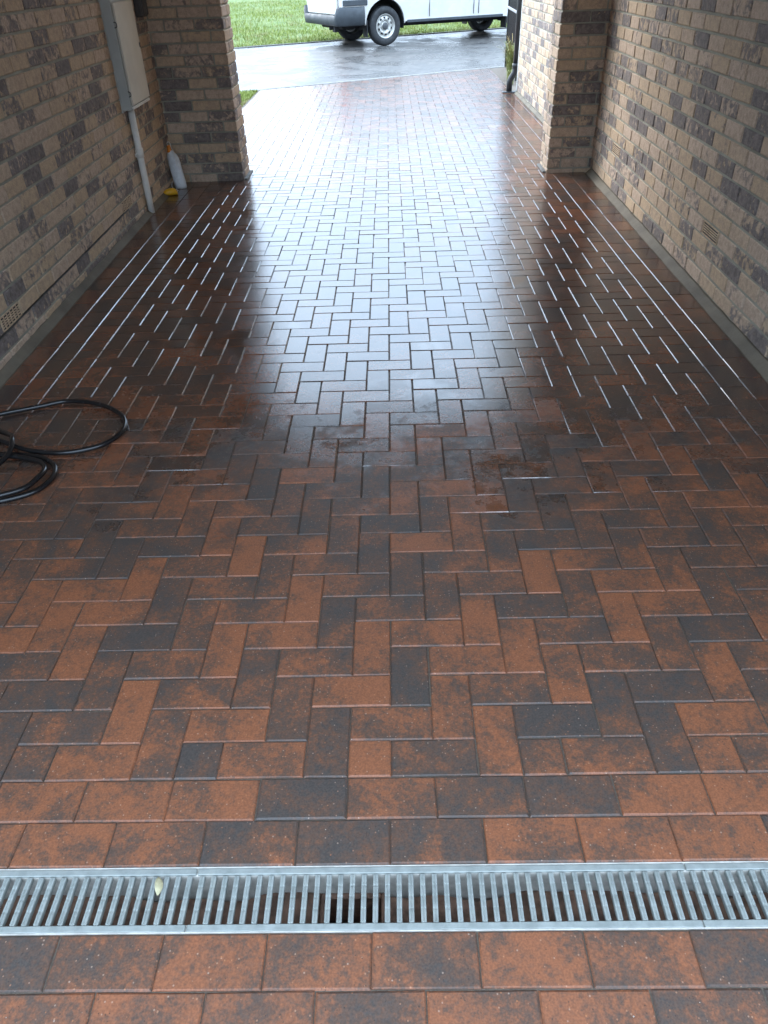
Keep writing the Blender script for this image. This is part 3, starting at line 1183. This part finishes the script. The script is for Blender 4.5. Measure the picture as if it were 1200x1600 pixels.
# piers at the mouth of the passage
def pier(x_in, x_out, y0, y1, z0, label):
    """x_in: inner (visible) side; x_out: against the wall"""
    sgn = 1 if x_out > x_in else -1
    w = abs(x_out - x_in)
    root = tag(empty('brick_pier', (x_in, y0, 0)), label, 'brick pier')
    m = MB()
    xa, xb = sorted((sgn * 0.010, sgn * w))
    m.box(xa, xb, 0.010, y1 - y0 - 0.010, -0.1, PIER_Z)
    m.build('mortar_core', M['mortar'], root)
    nc = int((PIER_Z - z0) / BH)
    hb, st = 0.1075, 0.2245
    far = MB()
    d = y1 - y0
    for c in range(nc):
        zb, zt = z0 + c * BH, z0 + (c + 1) * BH - BT
        pieces = []
        if c % 2 == 0:
            u_ = 0.0
            while u_ < w - 0.02:                       # stretchers along the front
                pieces.append((u_, min(u_ + st, w), 0.0, hb))
                u_ += st + BT
            pieces.append((0.0, hb, hb + BT, min(hb + BT + st, d)))
            u_ = hb + BT
            while u_ < w - 0.02:
                pieces.append((u_, min(u_ + st, w), d - hb, d))
                u_ += st + BT
        else:
            pieces.append((0.0, hb, 0.0, st))          # header at the corner, stretcher on the return
            pieces.append((0.0, hb, st + BT, d))
            u_ = hb + BT
            while u_ < w - 0.02:
                pieces.append((u_, min(u_ + st, w), 0.0, hb))
                pieces.append((u_, min(u_ + st, w), d - hb, d))
                u_ += st + BT
        for (a, b, e, f_) in pieces:
            if b - a < 0.02 or f_ - e < 0.02:
                continue
            tn, sd = brick_tone(), wrnd.random()
            x0_, x1_ = sorted((sgn * a, sgn * b))
            ctr = Vector(((x0_ + x1_) / 2, (e + f_) / 2, (zb + zt) / 2))
            wv = root.location + ctr
            vis = in_frame(wv, 30) and (e < 0.01 or a < 0.01)
            if vis:
                o = add('brick', brick_mesh(x1_ - x0_, f_ - e, zt - zb), root, ctr + Vector((wrnd.uniform(-.001, .001), wrnd.uniform(-.0015, .001), 0)),
                        (0, 0, wrnd.gauss(0, .003)))
                o.color = (tn, sd, 0, 1)
            else:
                far.box(x0_, x1_, e, f_, zb, zt, 0.0035, (tn, sd, 0))
    o = far.build('farther_bricks', M['brick'], root)
    o['kind'] = 'stuff'
    m = MB()
    xa, xb = sorted((-sgn * 0.030, sgn * 0.01))
    m.box(xa, xb, 0.02, d - 0.02, -0.05, 0.012, 0.006)
    m.build('footing', M['kerb_concrete'], root)
    return root


pier(-1.262, wl_x(5.9) - .02, 5.900, 6.272, LZ0 - 2 * 0.0, 'wide dark brick pier with the white pouch leaning beside it')
pier(1.360, wr_x(5.85) + .02, 5.850, 6.200, RZ0, 'narrow brick pier between the passage wall and the outer house wall')

# roof over the passage (above the picture; its underside shows in the wet paving)
m = MB()
m.box(-2.12, 2.05, -0.50, 6.30, PIER_Z + 0.16, PIER_Z + 0.36)
tag(m.build('ceiling', M['ceiling_board']), kind='structure')
m = MB()
m.box(-2.10, 2.03, 5.90, 6.27, PIER_Z + 0.002, PIER_Z + 0.158)
tag(m.build('lintel_beam', M['render_coat']), kind='structure')
m = MB()
m.box(-2.10, 2.03, -0.49, -0.30, PIER_Z + 0.002, PIER_Z + 0.158)
tag(m.build('rear_lintel_beam', M['render_coat']), kind='structure')

# ------------------------------------------------------------------ meter cabinet and conduit on the left wall
CY0, CY1, CZ0, CZ1 = 4.80, 5.27, 0.712, 1.333
cab = tag(empty('meter_cabinet', (wl_x(CY0), CY0, CZ0), ang_l), 'grey utility meter cabinet with cream door fixed to the brick wall', 'meter cabinet')
cw, chh = CY1 - CY0, CZ1 - CZ0
m = MB()
m.box(0.0, cw, -0.068, 0.0, 0.0, chh + 0.05, 0.004)
m.box(-0.012, cw + 0.012, -0.006, 0.004, -0.012, chh + 0.06, 0.002)
m.build('body', M['cabinet_grey'], cab)
m = MB()
m.box(0.008, cw - 0.006, -0.084, -0.069, 0.030, chh, 0.004)
door = m.build('door', M['cabinet_door'], cab)
for zc in (0.10, 0.50):
    m = MB()
    m.tube(spline([(0.001, -0.064, zc - .016), (-0.004, -0.080, zc - .010), (-0.004, -0.080, zc + .010), (0.001, -0.064, zc + .016)], 4), 0.0032, 8)
    m.build('hinge', M['dark_plastic'], cab, smooth=True)
m = MB()
m.box(cw - 0.03, cw - 0.016, -0.089, -0.083, chh * 0.55, chh * 0.55 + 0.03, 0.002)
m.build('latch', M['dark_plastic'], door)
m = MB()
m.box(0.006, cw - 0.004, -0.080, -0.068, 0.004, 0.022, 0.003)
m.build('door_sill', M['white_plastic'], cab)
cond = tag(empty('conduit_pipe', (wl_x(4.90) + 0.026, 4.905, 0.0)), 'white plastic conduit running from the meter cabinet down to the paving', 'pipe')
m = MB()
m.tube([(0, 0, 0.005), (0, 0, 0.2), (0, 0, 0.42), (0, 0, 0.705)], 0.0235, 20)
m.build('pipe', M['white_plastic'], cond, smooth=True)
m = MB()
m.lathe([(0.0235, 0.395), (0.0285, 0.396), (0.0290, 0.43), (0.0285, 0.455), (0.0235, 0.456)], 20)
m.build('coupling', M['white_plastic'], cond, smooth=True)
m = MB()
m.box(-0.028, -0.018, -0.034, 0.034, 0.40, 0.425, 0.003)
m.build('clip', M['white_plastic'], cond)
jb = tag(empty('junction_box', (wl_x(5.6), 5.60, 1.215), ang_l), 'small dark grey junction box high in the corner beside the meter cabinet', 'junction box')
m = MB()
m.box(0, 0.16, -0.055, 0.0, 0.0, 0.16, 0.008)
jbb = m.build('box', M['dark_plastic'], jb)
m = MB()
m.box(0.01, 0.15, -0.064, -0.054, 0.01, 0.15, 0.006)
m.build('lid', M['dark_plastic'], jb)
m = MB()
m.tube([(0.08, -0.028, 0.15), (0.08, -0.028, 0.9)], 0.011, 10)
m.build('cable', M['dark_plastic'], jb, smooth=True)

# ------------------------------------------------------------------ pouch and yellow float in the corner
pouch = tag(empty('pouch', (-1.785, 5.665, 0.0)), 'white plastic pouch with orange cap and cord leaning in the brick corner', 'pouch')
pouch.scale = (0.84, 0.9, 0.98)
m = MB()
secs = [(0.000, .050, .026, .022), (0.010, .058, .034, .021), (0.05, .061, .040, .018), (0.10, .060, .040, .010), (0.15, .060, .038, .002),
        (0.20, .060, .034, -.005), (0.235, .056, .030, -.012), (0.262, .046, .025, -.022), (0.278, .032, .020, -.030), (0.292, .022, .017, -.036)]
nn = 22
prn = random.Random(4)
vs, fs = [], []
for i, (z, a, b, ox) in enumerate(secs):
    for j in range(nn):
        t = 2 * math.pi * j / nn
        kk = 1 + 0.07 * math.sin(3 * t + i * 0.9) + 0.05 * math.sin(7 * t + i * 1.7) + prn.uniform(-.03, .03)
        vs.append((ox + a * kk * math.cos(t), 0.02 + z * 0.16 + b * kk * math.sin(t), z + prn.uniform(-.002, .002)))
for i in range(len(secs) - 1):
    for j in range(nn):
        fs.append([i * nn + j, i * nn + (j + 1) % nn, (i + 1) * nn + (j + 1) % nn, (i + 1) * nn + j])
fs.append(list(range(nn))[::-1])
fs.append([(len(secs) - 1) * nn + j for j in range(nn)])
m.raw(vs, fs)
m.build('bag', M['pouch_plastic'], pouch, smooth=True)
m = MB()
m.lathe([(0.0, .334), (0.017, .333), (0.020, .329), (0.0215, .290), (0.0235, .288), (0.0235, .280)], 18, centre=(-.040, .068, 0))
m.build('cap', M['orange_plastic'], pouch, smooth=True)
m = MB()
m.tube(spline([(-.046, .060, .325), (-.046, .052, .352), (-.030, .048, .362), (-.014, .046, .348), (-.008, .042, .318), (.010, .034, .285), (.022, .010, .235),
               (.028, -.018, .180)], 6), 0.0030, 7)
m.tube(spline([(-.028, -.020, .075), (-.046, -.028, .052), (-.050, -.034, .028), (-.036, -.040, .010), (-.014, -.046, .006), (.002, -.058, .005), (.020, -.085, .004),
               (.012, -.112, .004), (-.010, -.112, .004), (-.022, -.090, .005), (-.016, -.066, .006), (.0, -.05, .012)], 6), 0.0030, 7)
m.build('cord', M['cord_white'], pouch, smooth=True)
flo = tag(empty('plastic_plug', (-1.795, 5.445, 0.0), R(24)), 'yellow plastic plug with a white label lying on the paving below the white pouch', 'plug')
m = MB()
secs = [(-.062, .006, .010), (-.056, .018, .018), (-.035, .026, .024), (0.0, .030, .028), (0.03, .028, .027), (0.048, .022, .021), (0.056, .010, .012)]
vs, fs = [], []
nn = 18
for (x, a, b) in secs:
    for j in range(nn):
        t = 2 * math.pi * j / nn
        vs.append((x, a * math.cos(t), b + b * math.sin(t)))
for i in range(len(secs) - 1):
    for j in range(nn):
        fs.append([i * nn + j, i * nn + (j + 1) % nn, (i + 1) * nn + (j + 1) % nn, (i + 1) * nn + j])
fs += [list(range(nn))[::-1], [(len(secs) - 1) * nn + j for j in range(nn)]]
m.raw(vs, fs)
m.build('body', M['yellow_plastic'], flo, smooth=True, recalc=True)
m = MB()
vs, fs = [], []
for i in range(7):
    x = 0.002 + 0.040 * i / 6
    a = 0.030 - 0.05 * max(0, x - .02) * 3 * .12
    for j in range(6):
        t = R(-130 + 14 * j)
        vs.append((x, (a + .0008) * math.cos(t) * 1.0, 0.0275 + (0.028 + .0008) * math.sin(t) * .98))
for i in range(6):
    for j in range(5):
        fs.append([i * 6 + j, i * 6 + j + 1, (i + 1) * 6 + j + 1, (i + 1) * 6 + j])
m.raw(vs, fs)
lb = m.build('label_sticker', M['paper_label'], flo, smooth=True)
lb.location = (0, 0.0, 0.004)

# ------------------------------------------------------------------ coiled hose on the paving
hz = 0.0135
hp = [(-1.735, 1.60, hz), (-1.715, 1.69, hz), (-1.645, 1.737, hz), (-1.504, 1.797, hz), (-1.382, 1.842, hz), (-1.229, 1.801, hz), (-1.112, 1.700, hz),
      (-1.074, 1.600, hz), (-1.095, 1.510, hz), (-1.155, 1.450, hz), (-1.27, 1.418, hz), (-1.40, 1.432, hz * 1.6), (-1.50, 1.465, hz * 3.0), (-1.60, 1.52, hz * 3.2),
      (-1.66, 1.575, hz * 3.0), (-1.62, 1.600, hz * 2.6), (-1.555, 1.560, hz * 2.4), (-1.495, 1.515, hz * 3.0), (-1.452, 1.445, hz * 4.6), (-1.440, 1.367, hz * 3.4),
      (-1.462, 1.275, hz * 3.0), (-1.52, 1.200, hz * 2.0), (-1.61, 1.190, hz), (-1.665, 1.270, hz), (-1.63, 1.365, hz * 1.3), (-1.54, 1.408, hz * 1.2), (-1.435, 1.412, hz),
      (-1.330, 1.386, hz), (-1.258, 1.325, hz), (-1.238, 1.245, hz), (-1.270, 1.160, hz), (-1.36, 1.108, hz), (-1.47, 1.090, hz), (-1.58, 1.105, hz), (-1.67, 1.160, hz * 1.5),
      (-1.69, 1.26, hz * 2.6), (-1.64, 1.345, hz * 3.2), (-1.54, 1.375, hz * 3.0), (-1.42, 1.372, hz * 2.2), (-1.325, 1.345, hz * 1.8), (-1.275, 1.285, hz * 2.2), (-1.272, 1.220, hz * 2.6),
      (-1.305, 1.150, hz * 2.4), (-1.40, 1.088, hz * 2.8), (-1.52, 1.060, hz * 1.6), (-1.64, 1.07, hz), (-1.74, 1.12, hz)]
m = MB()
m.tube(spline(hp, 9), 0.0098, 12)
hose = m.build('hose', M['hose_rubber'], smooth=True)
tag(hose, 'glossy black rubber hose lying in loose coils on the paving', 'hose')

# ------------------------------------------------------------------ downpipe, gate, sedge by the house corner
dp = tag(empty('downpipe', (1.742, 10.66, 0)), 'black plastic downpipe with angled shoe at the house corner', 'downpipe')
m = MB()
m.tube([(0, 0, 0.30), (0, 0, 1.0), (0, 0, 2.2), (0, 0, 4.8)], 0.036, 18)
pp = m.build('pipe', M['black_paint'], dp, smooth=True)
m = MB()
m.tube([(0, 0, 0.34), (0, 0, 0.27), (-0.012, 0.0, 0.235), (-0.055, 0.0, 0.165), (-0.068, 0.0, 0.13), (-0.068, 0, 0.005)], 0.040, 18)
m.lathe([(0.036, 0.285), (0.046, 0.287), (0.046, 0.345), (0.036, 0.347)], 18)
m.build('shoe', M['black_paint'], dp, smooth=True)
for zc in (1.2, 3.0):
    m = MB()
    m.lathe([(0.036, zc), (0.043, zc + .002), (0.043, zc + .036), (0.036, zc + .038)], 18)
    m.box(0.0, 0.03, -0.065, 0.065, zc, zc + 0.038, 0.003)
    m.build('bracket', M['black_paint'], dp)
m = MB()
m.box(-0.16, 0.06, -0.06, 0.06, 0.004, 0.014, 0.003)
m.build('gully_plate', M['dark_plastic'], dp)

gx0, gy0 = 1.93, 11.75
gate = tag(empty('metal_gate', (gx0, gy0, 0), R(87.5)), 'black upright-bar metal gate standing open behind the downpipe', 'gate')
GL, GH = 1.85, 1.9
vs, fs = chamfer_box(0.05, 0.05, GH + 0.05, 0.004)
pm = mesh_from('post', vs, fs, M['black_paint'])
for x in (0.0, GL):
    add('post', pm, gate, (x, 0, (GH + .05) / 2 + 0.01))
for z, h_ in ((0.12, .04), (GH - .06, .04)):
    m = MB()
    m.box(0.025, GL - 0.025, -0.02, 0.02, z, z + h_, 0.003)
    m.build('rail', M['black_paint'], gate)
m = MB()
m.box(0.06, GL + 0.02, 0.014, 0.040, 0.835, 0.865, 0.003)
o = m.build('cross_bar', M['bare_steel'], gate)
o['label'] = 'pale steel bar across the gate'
bm_ = MB()
bm_.tube([(0, 0, 0.06), (0, 0, GH - 0.02)], 0.011, 10)
bo = bm_.build('bar', M['black_paint'], gate, smooth=True, loc=(0.10, 0, 0))
for i in range(1, 22):
    x = 0.10 + i * 0.078
    if x < GL - 0.05:
        add('bar', bo.data, gate, (x, 0, 0))

pl = tag(empty('ornamental_grass', (1.86, 11.85, 0)), 'tufted green and straw ornamental grass at the foot of the black gate', 'plant')
def tuft(n, spread, hmax, mat, name, seed, cx=0, cy_=0):
    q = random.Random(seed)
    m = MB()
    for _ in range(n):
        a = q.uniform(0, 2 * math.pi)
        rr = q.uniform(0, .05)
        L = hmax * q.uniform(.5, 1)
        out = spread * q.uniform(.2, 1)
        w = q.uniform(.004, .008)
        pts = []
        ca, sa = math.cos(a), math.sin(a)
        for i in range(6):
            t = i / 5
            x = cx + ca * (rr + out * t ** 1.6)
            y = cy_ + sa * (rr + out * t ** 1.6)
            z = L * (t * 1.6 - t * t * 0.95) / 0.67
            ww = w * (1 - t * .85)
            pts += [(x - sa * ww, y + ca * ww, max(z, 0)), (x + sa * ww, y - ca * ww, max(z, 0))]
        m.raw(pts, [[i * 2, i * 2 + 1, i * 2 + 3, i * 2 + 2] for i in range(5)])
    return m.build(name, mat, pl, smooth=True)
tuft(150, .26, .52, M['sedge'], 'green_blades', 1, 0, .15)
tuft(60, .32, .62, M['sedge_dry'], 'straw_blades', 2, 0.02, .2)
tuft(70, .14, .20, M['sedge'], 'green_blades', 3, -.06, -.35)

# ------------------------------------------------------------------ parked van
VS = 1.09
VA = R(25.0)
vw = Vector((-0.08, 18.50))
vh, vn = Vector((math.cos(VA), math.sin(VA))), Vector((-math.sin(VA), math.cos(VA)))
vo = vw + vn * (0.86 * VS)
van = tag(empty('parked_van', (vo.x, vo.y, -0.004), VA), 'white panel van with dark grey bumper parked half on the grass verge', 'van')
van.scale = (VS, VS, VS)
WR, WBASE = 0.338, 3.30


def arch(cx, r, zf, a0=0, a1=180, n=16):
    return [(cx + r * math.cos(R(a0 + (a1 - a0) * i / n)), zf + r * math.sin(R(a0 + (a1 - a0) * i / n))) for i in range(n + 1)]


out = [(-0.94, 0.42), (-0.44, 0.40)] + arch(0, 0.43, 0.37)[::-1] + [(0.45, 0.40), (WBASE - 0.46, 0.38)] + arch(WBASE, 0.43, 0.37)[::-1] + \
      [(WBASE + 0.46, 0.36), (WBASE + 0.88, 0.40), (WBASE + 0.93, 0.75), (WBASE + 0.80, 1.08), (WBASE + 0.22, 1.22), (WBASE - 0.52, 1.90), (WBASE - 0.85, 2.03),
       (1.2, 2.08), (-0.80, 2.05), (-0.92, 1.92), (-0.97, 1.2)]
bm = bmesh.new()
vv = [bm.verts.new((x, 0, z)) for x, z in out]
from mathutils.geometry import tessellate_polygon
for tri in tessellate_polygon([[Vector((x, z, 0)) for x, z in out]]):
    try:
        bm.faces.new([vv[i] for i in tri])
    except ValueError:
        pass
bmesh.ops.recalc_face_normals(bm, faces=bm.faces)
for z in (0.55, 0.70, 0.85, 1.0, 1.15, 1.3, 1.5, 1.7, 1.9):
    bmesh.ops.bisect_plane(bm, geom=bm.verts[:] + bm.edges[:] + bm.faces[:], plane_co=(0, 0, z), plane_no=(0, 0, 1), dist=1e-5)
for x in (0.6, 1.2, 1.8, 2.4, WBASE + .5):
    bmesh.ops.bisect_plane(bm, geom=bm.verts[:] + bm.edges[:] + bm.faces[:], plane_co=(x, 0, 0), plane_no=(1, 0, 0), dist=1e-5)
ext = bmesh.ops.extrude_face_region(bm, geom=bm.faces[:])
new = set(e for e in ext['geom'] if isinstance(e, bmesh.types.BMVert))


def van_w(x, z):
    w = 0.955 if z < 0.45 else (0.955 + 0.03 * min(1, (z - .45) / .3) if z < 1.1 else 0.985 - 0.115 * ((z - 1.1) / 0.95) ** 1.3)
    if x > WBASE + 0.3:
        w -= 0.16 * ((x - WBASE - 0.3) / 0.63) ** 2
    return w


for v_ in bm.verts:
    v_.co.y = van_w(v_.co.x, v_.co.z) * (1 if v_ in new else -1)
bmesh.ops.recalc_face_normals(bm, faces=bm.faces)
me = bpy.data.meshes.new('body')
bm.to_mesh(me)
bm.free()
me.materials.append(M['van_white'])
body = add('body', me, van)
bv = body.modifiers.new('bevel', 'BEVEL')
bv.width, bv.segments, bv.limit_method, bv.angle_limit = 0.035, 3, 'ANGLE', R(48)
bv.harden_normals = False
me.polygons.foreach_set('use_smooth', [True] * len(me.polygons))
try:
    me.set_sharp_from_angle(angle=R(40))
except Exception:
    pass


def vbox(name, mat, x0, x1, y0, y1, z0, z1, c=0.01, parent=van):
    m = MB()
    m.box(x0, x1, y0, y1, z0, z1, c)
    return m.build(name, M[mat], parent)


# underbody and arch liners
m = MB()
m.box(-0.80, WBASE + 0.75, -0.60, 0.60, 0.30, 0.47, 0.03)
m.box(0.45, WBASE - 0.5, -0.90, 0.90, 0.36, 0.46, 0.02)
m.build('underbody', M['van_under'], van)
for x in (0.0, WBASE):
    for s in (-1, 1):
        m = MB()
        q = arch(x, 0.425, 0.37, -12, 192, 18)
        vs = [(a, s * 0.925, b) for a, b in q] + [(a, s * 0.55, b) for a, b in q]
        n_ = len(q)
        m.raw(vs, [[i, i + 1, n_ + i + 1, n_ + i] for i in range(n_ - 1)] + [[n_ + i for i in range(n_)]])
        m.build('arch_liner', M['van_under'], van)
# rear bumper wraps round to the wheel arch
m = MB()
prof_b = [(-1.06, 0.40), (-1.075, 0.55), (-1.065, 0.66), (-1.02, 0.69), (-0.93, 0.69)]
vs, fs = [], []
path = [(0.465, 1.0)]
loop = []
for t in np.linspace(0, 1, 25):
    s = -1 + 2 * t                       # across the van
    loop.append(s)
pathpts = []
for x in (-0.47, -0.62, -0.78):
    pathpts.append((x, -1.005, 1))
for a in (0, 30, 60, 90):
    pathpts.append((-0.90 - 0.16 * math.sin(R(a)), -0.845 - 0.16 * math.cos(R(a)), 1))
for y in (-0.5, 0.0, 0.5):
    pathpts.append((-1.06, y, 1))
for a in (90, 60, 30, 0):
    pathpts.append((-0.90 - 0.16 * math.sin(R(a)), 0.845 + 0.16 * math.cos(R(a)), 1))
for x in (-0.78, -0.62, -0.47):
    pathpts.append((x, 1.005, 1))
zs = [(0.375, -0.035), (0.40, 0.0), (0.55, 0.012), (0.665, 0.004), (0.69, -0.02), (0.69, -0.07)]
for (x, y, _) in pathpts:
    c = Vector((-0.60, 0, 0))
    d = Vector((x, y, 0)) - Vector((max(x, -0.80) if abs(y) > .9 else -0.80, max(-.85, min(.85, y)), 0))
    d = d.normalized() if d.length > 1e-6 else Vector((0, 1, 0))
    kz = 0.56 if abs(y) < 0.86 else 1.0
    for (z, off) in zs:
        vs.append((x + d.x * off, y + d.y * off, 0.375 + (z - 0.375) * kz))
nz = len(zs)
for i in range(len(pathpts) - 1):
    for j in range(nz - 1):
        fs.append([i * nz + j, (i + 1) * nz + j, (i + 1) * nz + j + 1, i * nz + j + 1])
m.raw(vs, fs)
m.build('rear_bumper', M['van_bumper'], van, smooth=True, recalc=True)
for s in (-1, 1):
    y0, y1 = sorted((s * 0.975, s * 1.003))
    vbox('side_trim', 'van_bumper', -0.92, -0.40, y0, y1, 0.705, 0.80, 0.008)
    vbox('side_moulding', 'van_bumper', 0.48, WBASE - 0.55, *sorted((s * 0.965, s * 0.984)), 0.375, 0.425, 0.006)
    # rear lamps
    lamp = vbox('tail_light', 'tail_red', -0.985, -0.90, *sorted((s * 0.84, s * 0.985)), 0.84, 1.42, 0.02)
# rear doors
for s in (-1, 1):
    y0, y1 = sorted((s * 0.006, s * 0.83))
    dr = vbox('rear_door', 'van_white', -0.998, -0.955, y0, y1, 0.56, 1.86, 0.012)
    y0, y1 = sorted((s * 0.10, s * 0.74))
    vbox('window', 'window_glass', -1.004, -0.996, y0, y1, 1.25, 1.74, 0.004, dr)
vbox('door_handle', 'dark_plastic', -1.03, -0.998, -0.16, -0.05, 1.02, 1.07, 0.008)
# body-side crease, shut lines, doors
for s in (-1, 1):
    f = lambda a, b: sorted((s * a, s * b))
    vbox('crease_line', 'van_bumper', 0.50, WBASE - 0.60, *f(0.980, 0.9865), 0.822, 0.832, 0.001)
    for x in (0.98, 2.02, 2.14):
        vbox('shut_line', 'van_under', x, x + 0.008, *f(0.972, 0.9868), 0.46, 1.10, 0.001)
    dr = vbox('cab_window', 'window_glass', 2.25, 3.02, *f(0.90, 0.985), 1.20, 1.62, 0.03)
    mir = vbox('mirror', 'dark_plastic', 2.98, 3.10, *f(1.00, 1.18), 1.12, 1.36, 0.03)
    vbox('headlight', 'lamp_clear', WBASE + .72, WBASE + .90, *f(0.56, 0.86), 0.78, 0.98, 0.03)
    vbox('handle', 'dark_plastic', 2.22, 2.40, *f(0.985, 1.01), 0.98, 1.02, 0.006)
vbox('front_bumper', 'van_bumper', WBASE + 0.74, WBASE + 0.99, -0.88, 0.88, 0.36, 0.66, 0.05)
m = MB()
m.raw([(WBASE + 0.17, -.78, 1.285), (WBASE + 0.17, .78, 1.285), (WBASE - 0.465, .70, 1.87), (WBASE - 0.465, -.70, 1.87),
       (WBASE + 0.10, -.78, 1.20), (WBASE + 0.10, .78, 1.20), (WBASE - 0.535, .70, 1.785), (WBASE - 0.535, -.70, 1.785)],
      [[0, 1, 2, 3], [7, 6, 5, 4], [0, 4, 5, 1], [1, 5, 6, 2], [2, 6, 7, 3], [3, 7, 4, 0]])
m.build('windscreen', M['window_glass'], van)
# mud flaps, tow eye, exhaust
for x in (-0.40, WBASE - 0.44):
    for s in (-1, 1):
        vbox('mud_flap', 'van_under', x - 0.012, x + 0.012, *sorted((s * 0.74, s * 0.95)), 0.17, 0.46, 0.004)
m = MB()
m.tube([(-0.5, -0.35, 0.33), (-0.98, -0.35, 0.32)], 0.03, 12)
m.build('exhaust', M['van_under'], van, smooth=True)
vbox('tow_eye', 'van_under', -1.0, -0.9, -0.68, -0.62, 0.27, 0.40, 0.01)

# wheels (axis along y, outer side towards -y)
tyre_prof = [(0.205, -0.085), (0.222, -0.104), (0.262, -0.112), (0.302, -0.107), (0.325, -0.092), (0.3335, -0.078), (0.338, -0.060), (0.333, -0.052), (0.333, -0.046), (0.338, -0.040),
             (0.338, -0.008), (0.333, -0.004), (0.333, 0.004), (0.338, 0.008), (0.338, 0.040), (0.333, 0.046), (0.333, 0.052), (0.338, 0.060), (0.325, 0.092), (0.295, 0.107), (0.222, 0.10), (0.205, 0.085)]
rim_prof = [(0.205, 0.085), (0.200, 0.02), (0.196, -0.055), (0.207, -0.086), (0.211, -0.092), (0.205, -0.095), (0.192, -0.086), (0.182, -0.056), (0.172, -0.050), (0.150, -0.066), (0.120, -0.072),
            (0.098, -0.066), (0.084, -0.050), (0.070, -0.046), (0.066, -0.068), (0.050, -0.078), (0.0, -0.080)]
tm = MB().lathe(tyre_prof, 48, 'y')
tyre_me = mesh_from('tyre', tm.v, tm.f, M['tyre_rubber'], True)
rm = MB().lathe(rim_prof, 40, 'y')
rim_me = mesh_from('rim', rm.v, rm.f, M['wheel_steel'], True)
slot = MB()
for i in range(10):
    a = 2 * math.pi * i / 10
    da = 0.16
    q = []
    for rr, dd_ in ((0.160, -da), (0.160, 0), (0.160, da), (0.128, da * .8), (0.128, -da * .8)):
        q.append((rr * math.cos(a + dd_), -0.0715 if rr < .15 else -0.0625, rr * math.sin(a + dd_)))
    if i == 0:
        slot.raw([(x, y - .003, z) for x, y, z in q] + [(x, y + .01, z) for x, y, z in q], [[0, 1, 2, 3, 4]] + [[j, (j + 1) % 5, (j + 1) % 5 + 5, j + 5] for j in range(5)])
slot_me = mesh_from('rim_slot', slot.v, slot.f, M['van_under'])
nut = MB()
for i in range(1):
    a = 2 * math.pi * i / 5 + .3
    nut.lathe([(0.013, -0.05), (0.013, -0.074), (0.008, -0.078), (0.0, -0.078)], 8, 'y', (0.093 * math.cos(a), 0, 0.093 * math.sin(a)))
nut_me = mesh_from('wheel_nut', nut.v, nut.f, M['wheel_steel'])
cap = MB().lathe([(0.062, -0.068), (0.060, -0.084), (0.045, -0.092), (0.0, -0.093)], 20, 'y')
cap_me = mesh_from('hub_cap', cap.v, cap.f, M['dark_plastic'], True)
for x in (0.0, WBASE):
    for s in (-1, 1):
        w = bpy.data.objects.new('wheel', tyre_me)
        link(w, van)
        w.location = (x, s * 0.86, WR)
        w.rotation_euler = (0, rng.uniform(0, 1), 0) if s < 0 else (0, rng.uniform(0, 1), math.pi)
        for nm, dme in (('rim', rim_me), ('hub_cap', cap_me)):
            add(nm, dme, w)
        for i in range(10):
            add('rim_slot', slot_me, w, rot=(0, 2 * math.pi * i / 10, 0))
        for i in range(5):
            add('wheel_nut', nut_me, w, rot=(0, 2 * math.pi * i / 5, 0))

# ------------------------------------------------------------------ loose grit on the blocks and crumbs in the drain
gq = random.Random(11)
m = MB()
for _ in range(200):
    y = gq.uniform(-0.75, 2.6)
    x = gq.uniform(-1.7, 1.62)
    if DRAIN_Y0 - .005 < y < DRAIN_Y1 + .005:
        continue
    r0 = gq.uniform(.0006, .0017) * (1.25 if gq.random() < .1 else 1.0)
    vs = []
    for (a, b, c) in ((1, 0, 0), (-1, 0, 0), (0, 1, 0), (0, -1, 0), (0, 0, 1), (0, 0, -.6)):
        q = r0 * gq.uniform(.7, 1.3)
        vs.append((x + a * q, y + b * q, r0 * .5 + c * q * .8))
    m.raw(vs, [[0, 2, 4], [2, 1, 4], [1, 3, 4], [3, 0, 4], [2, 0, 5], [1, 2, 5], [3, 1, 5], [0, 3, 5]])
simple('grit_stone', (0.36, 0.31, 0.26), 0.8, 0, 0.4, 60)
tag(m.build('grit', M['grit_stone']), 'tiny pale grains of grit scattered on the near paving', 'grit', kind='stuff')
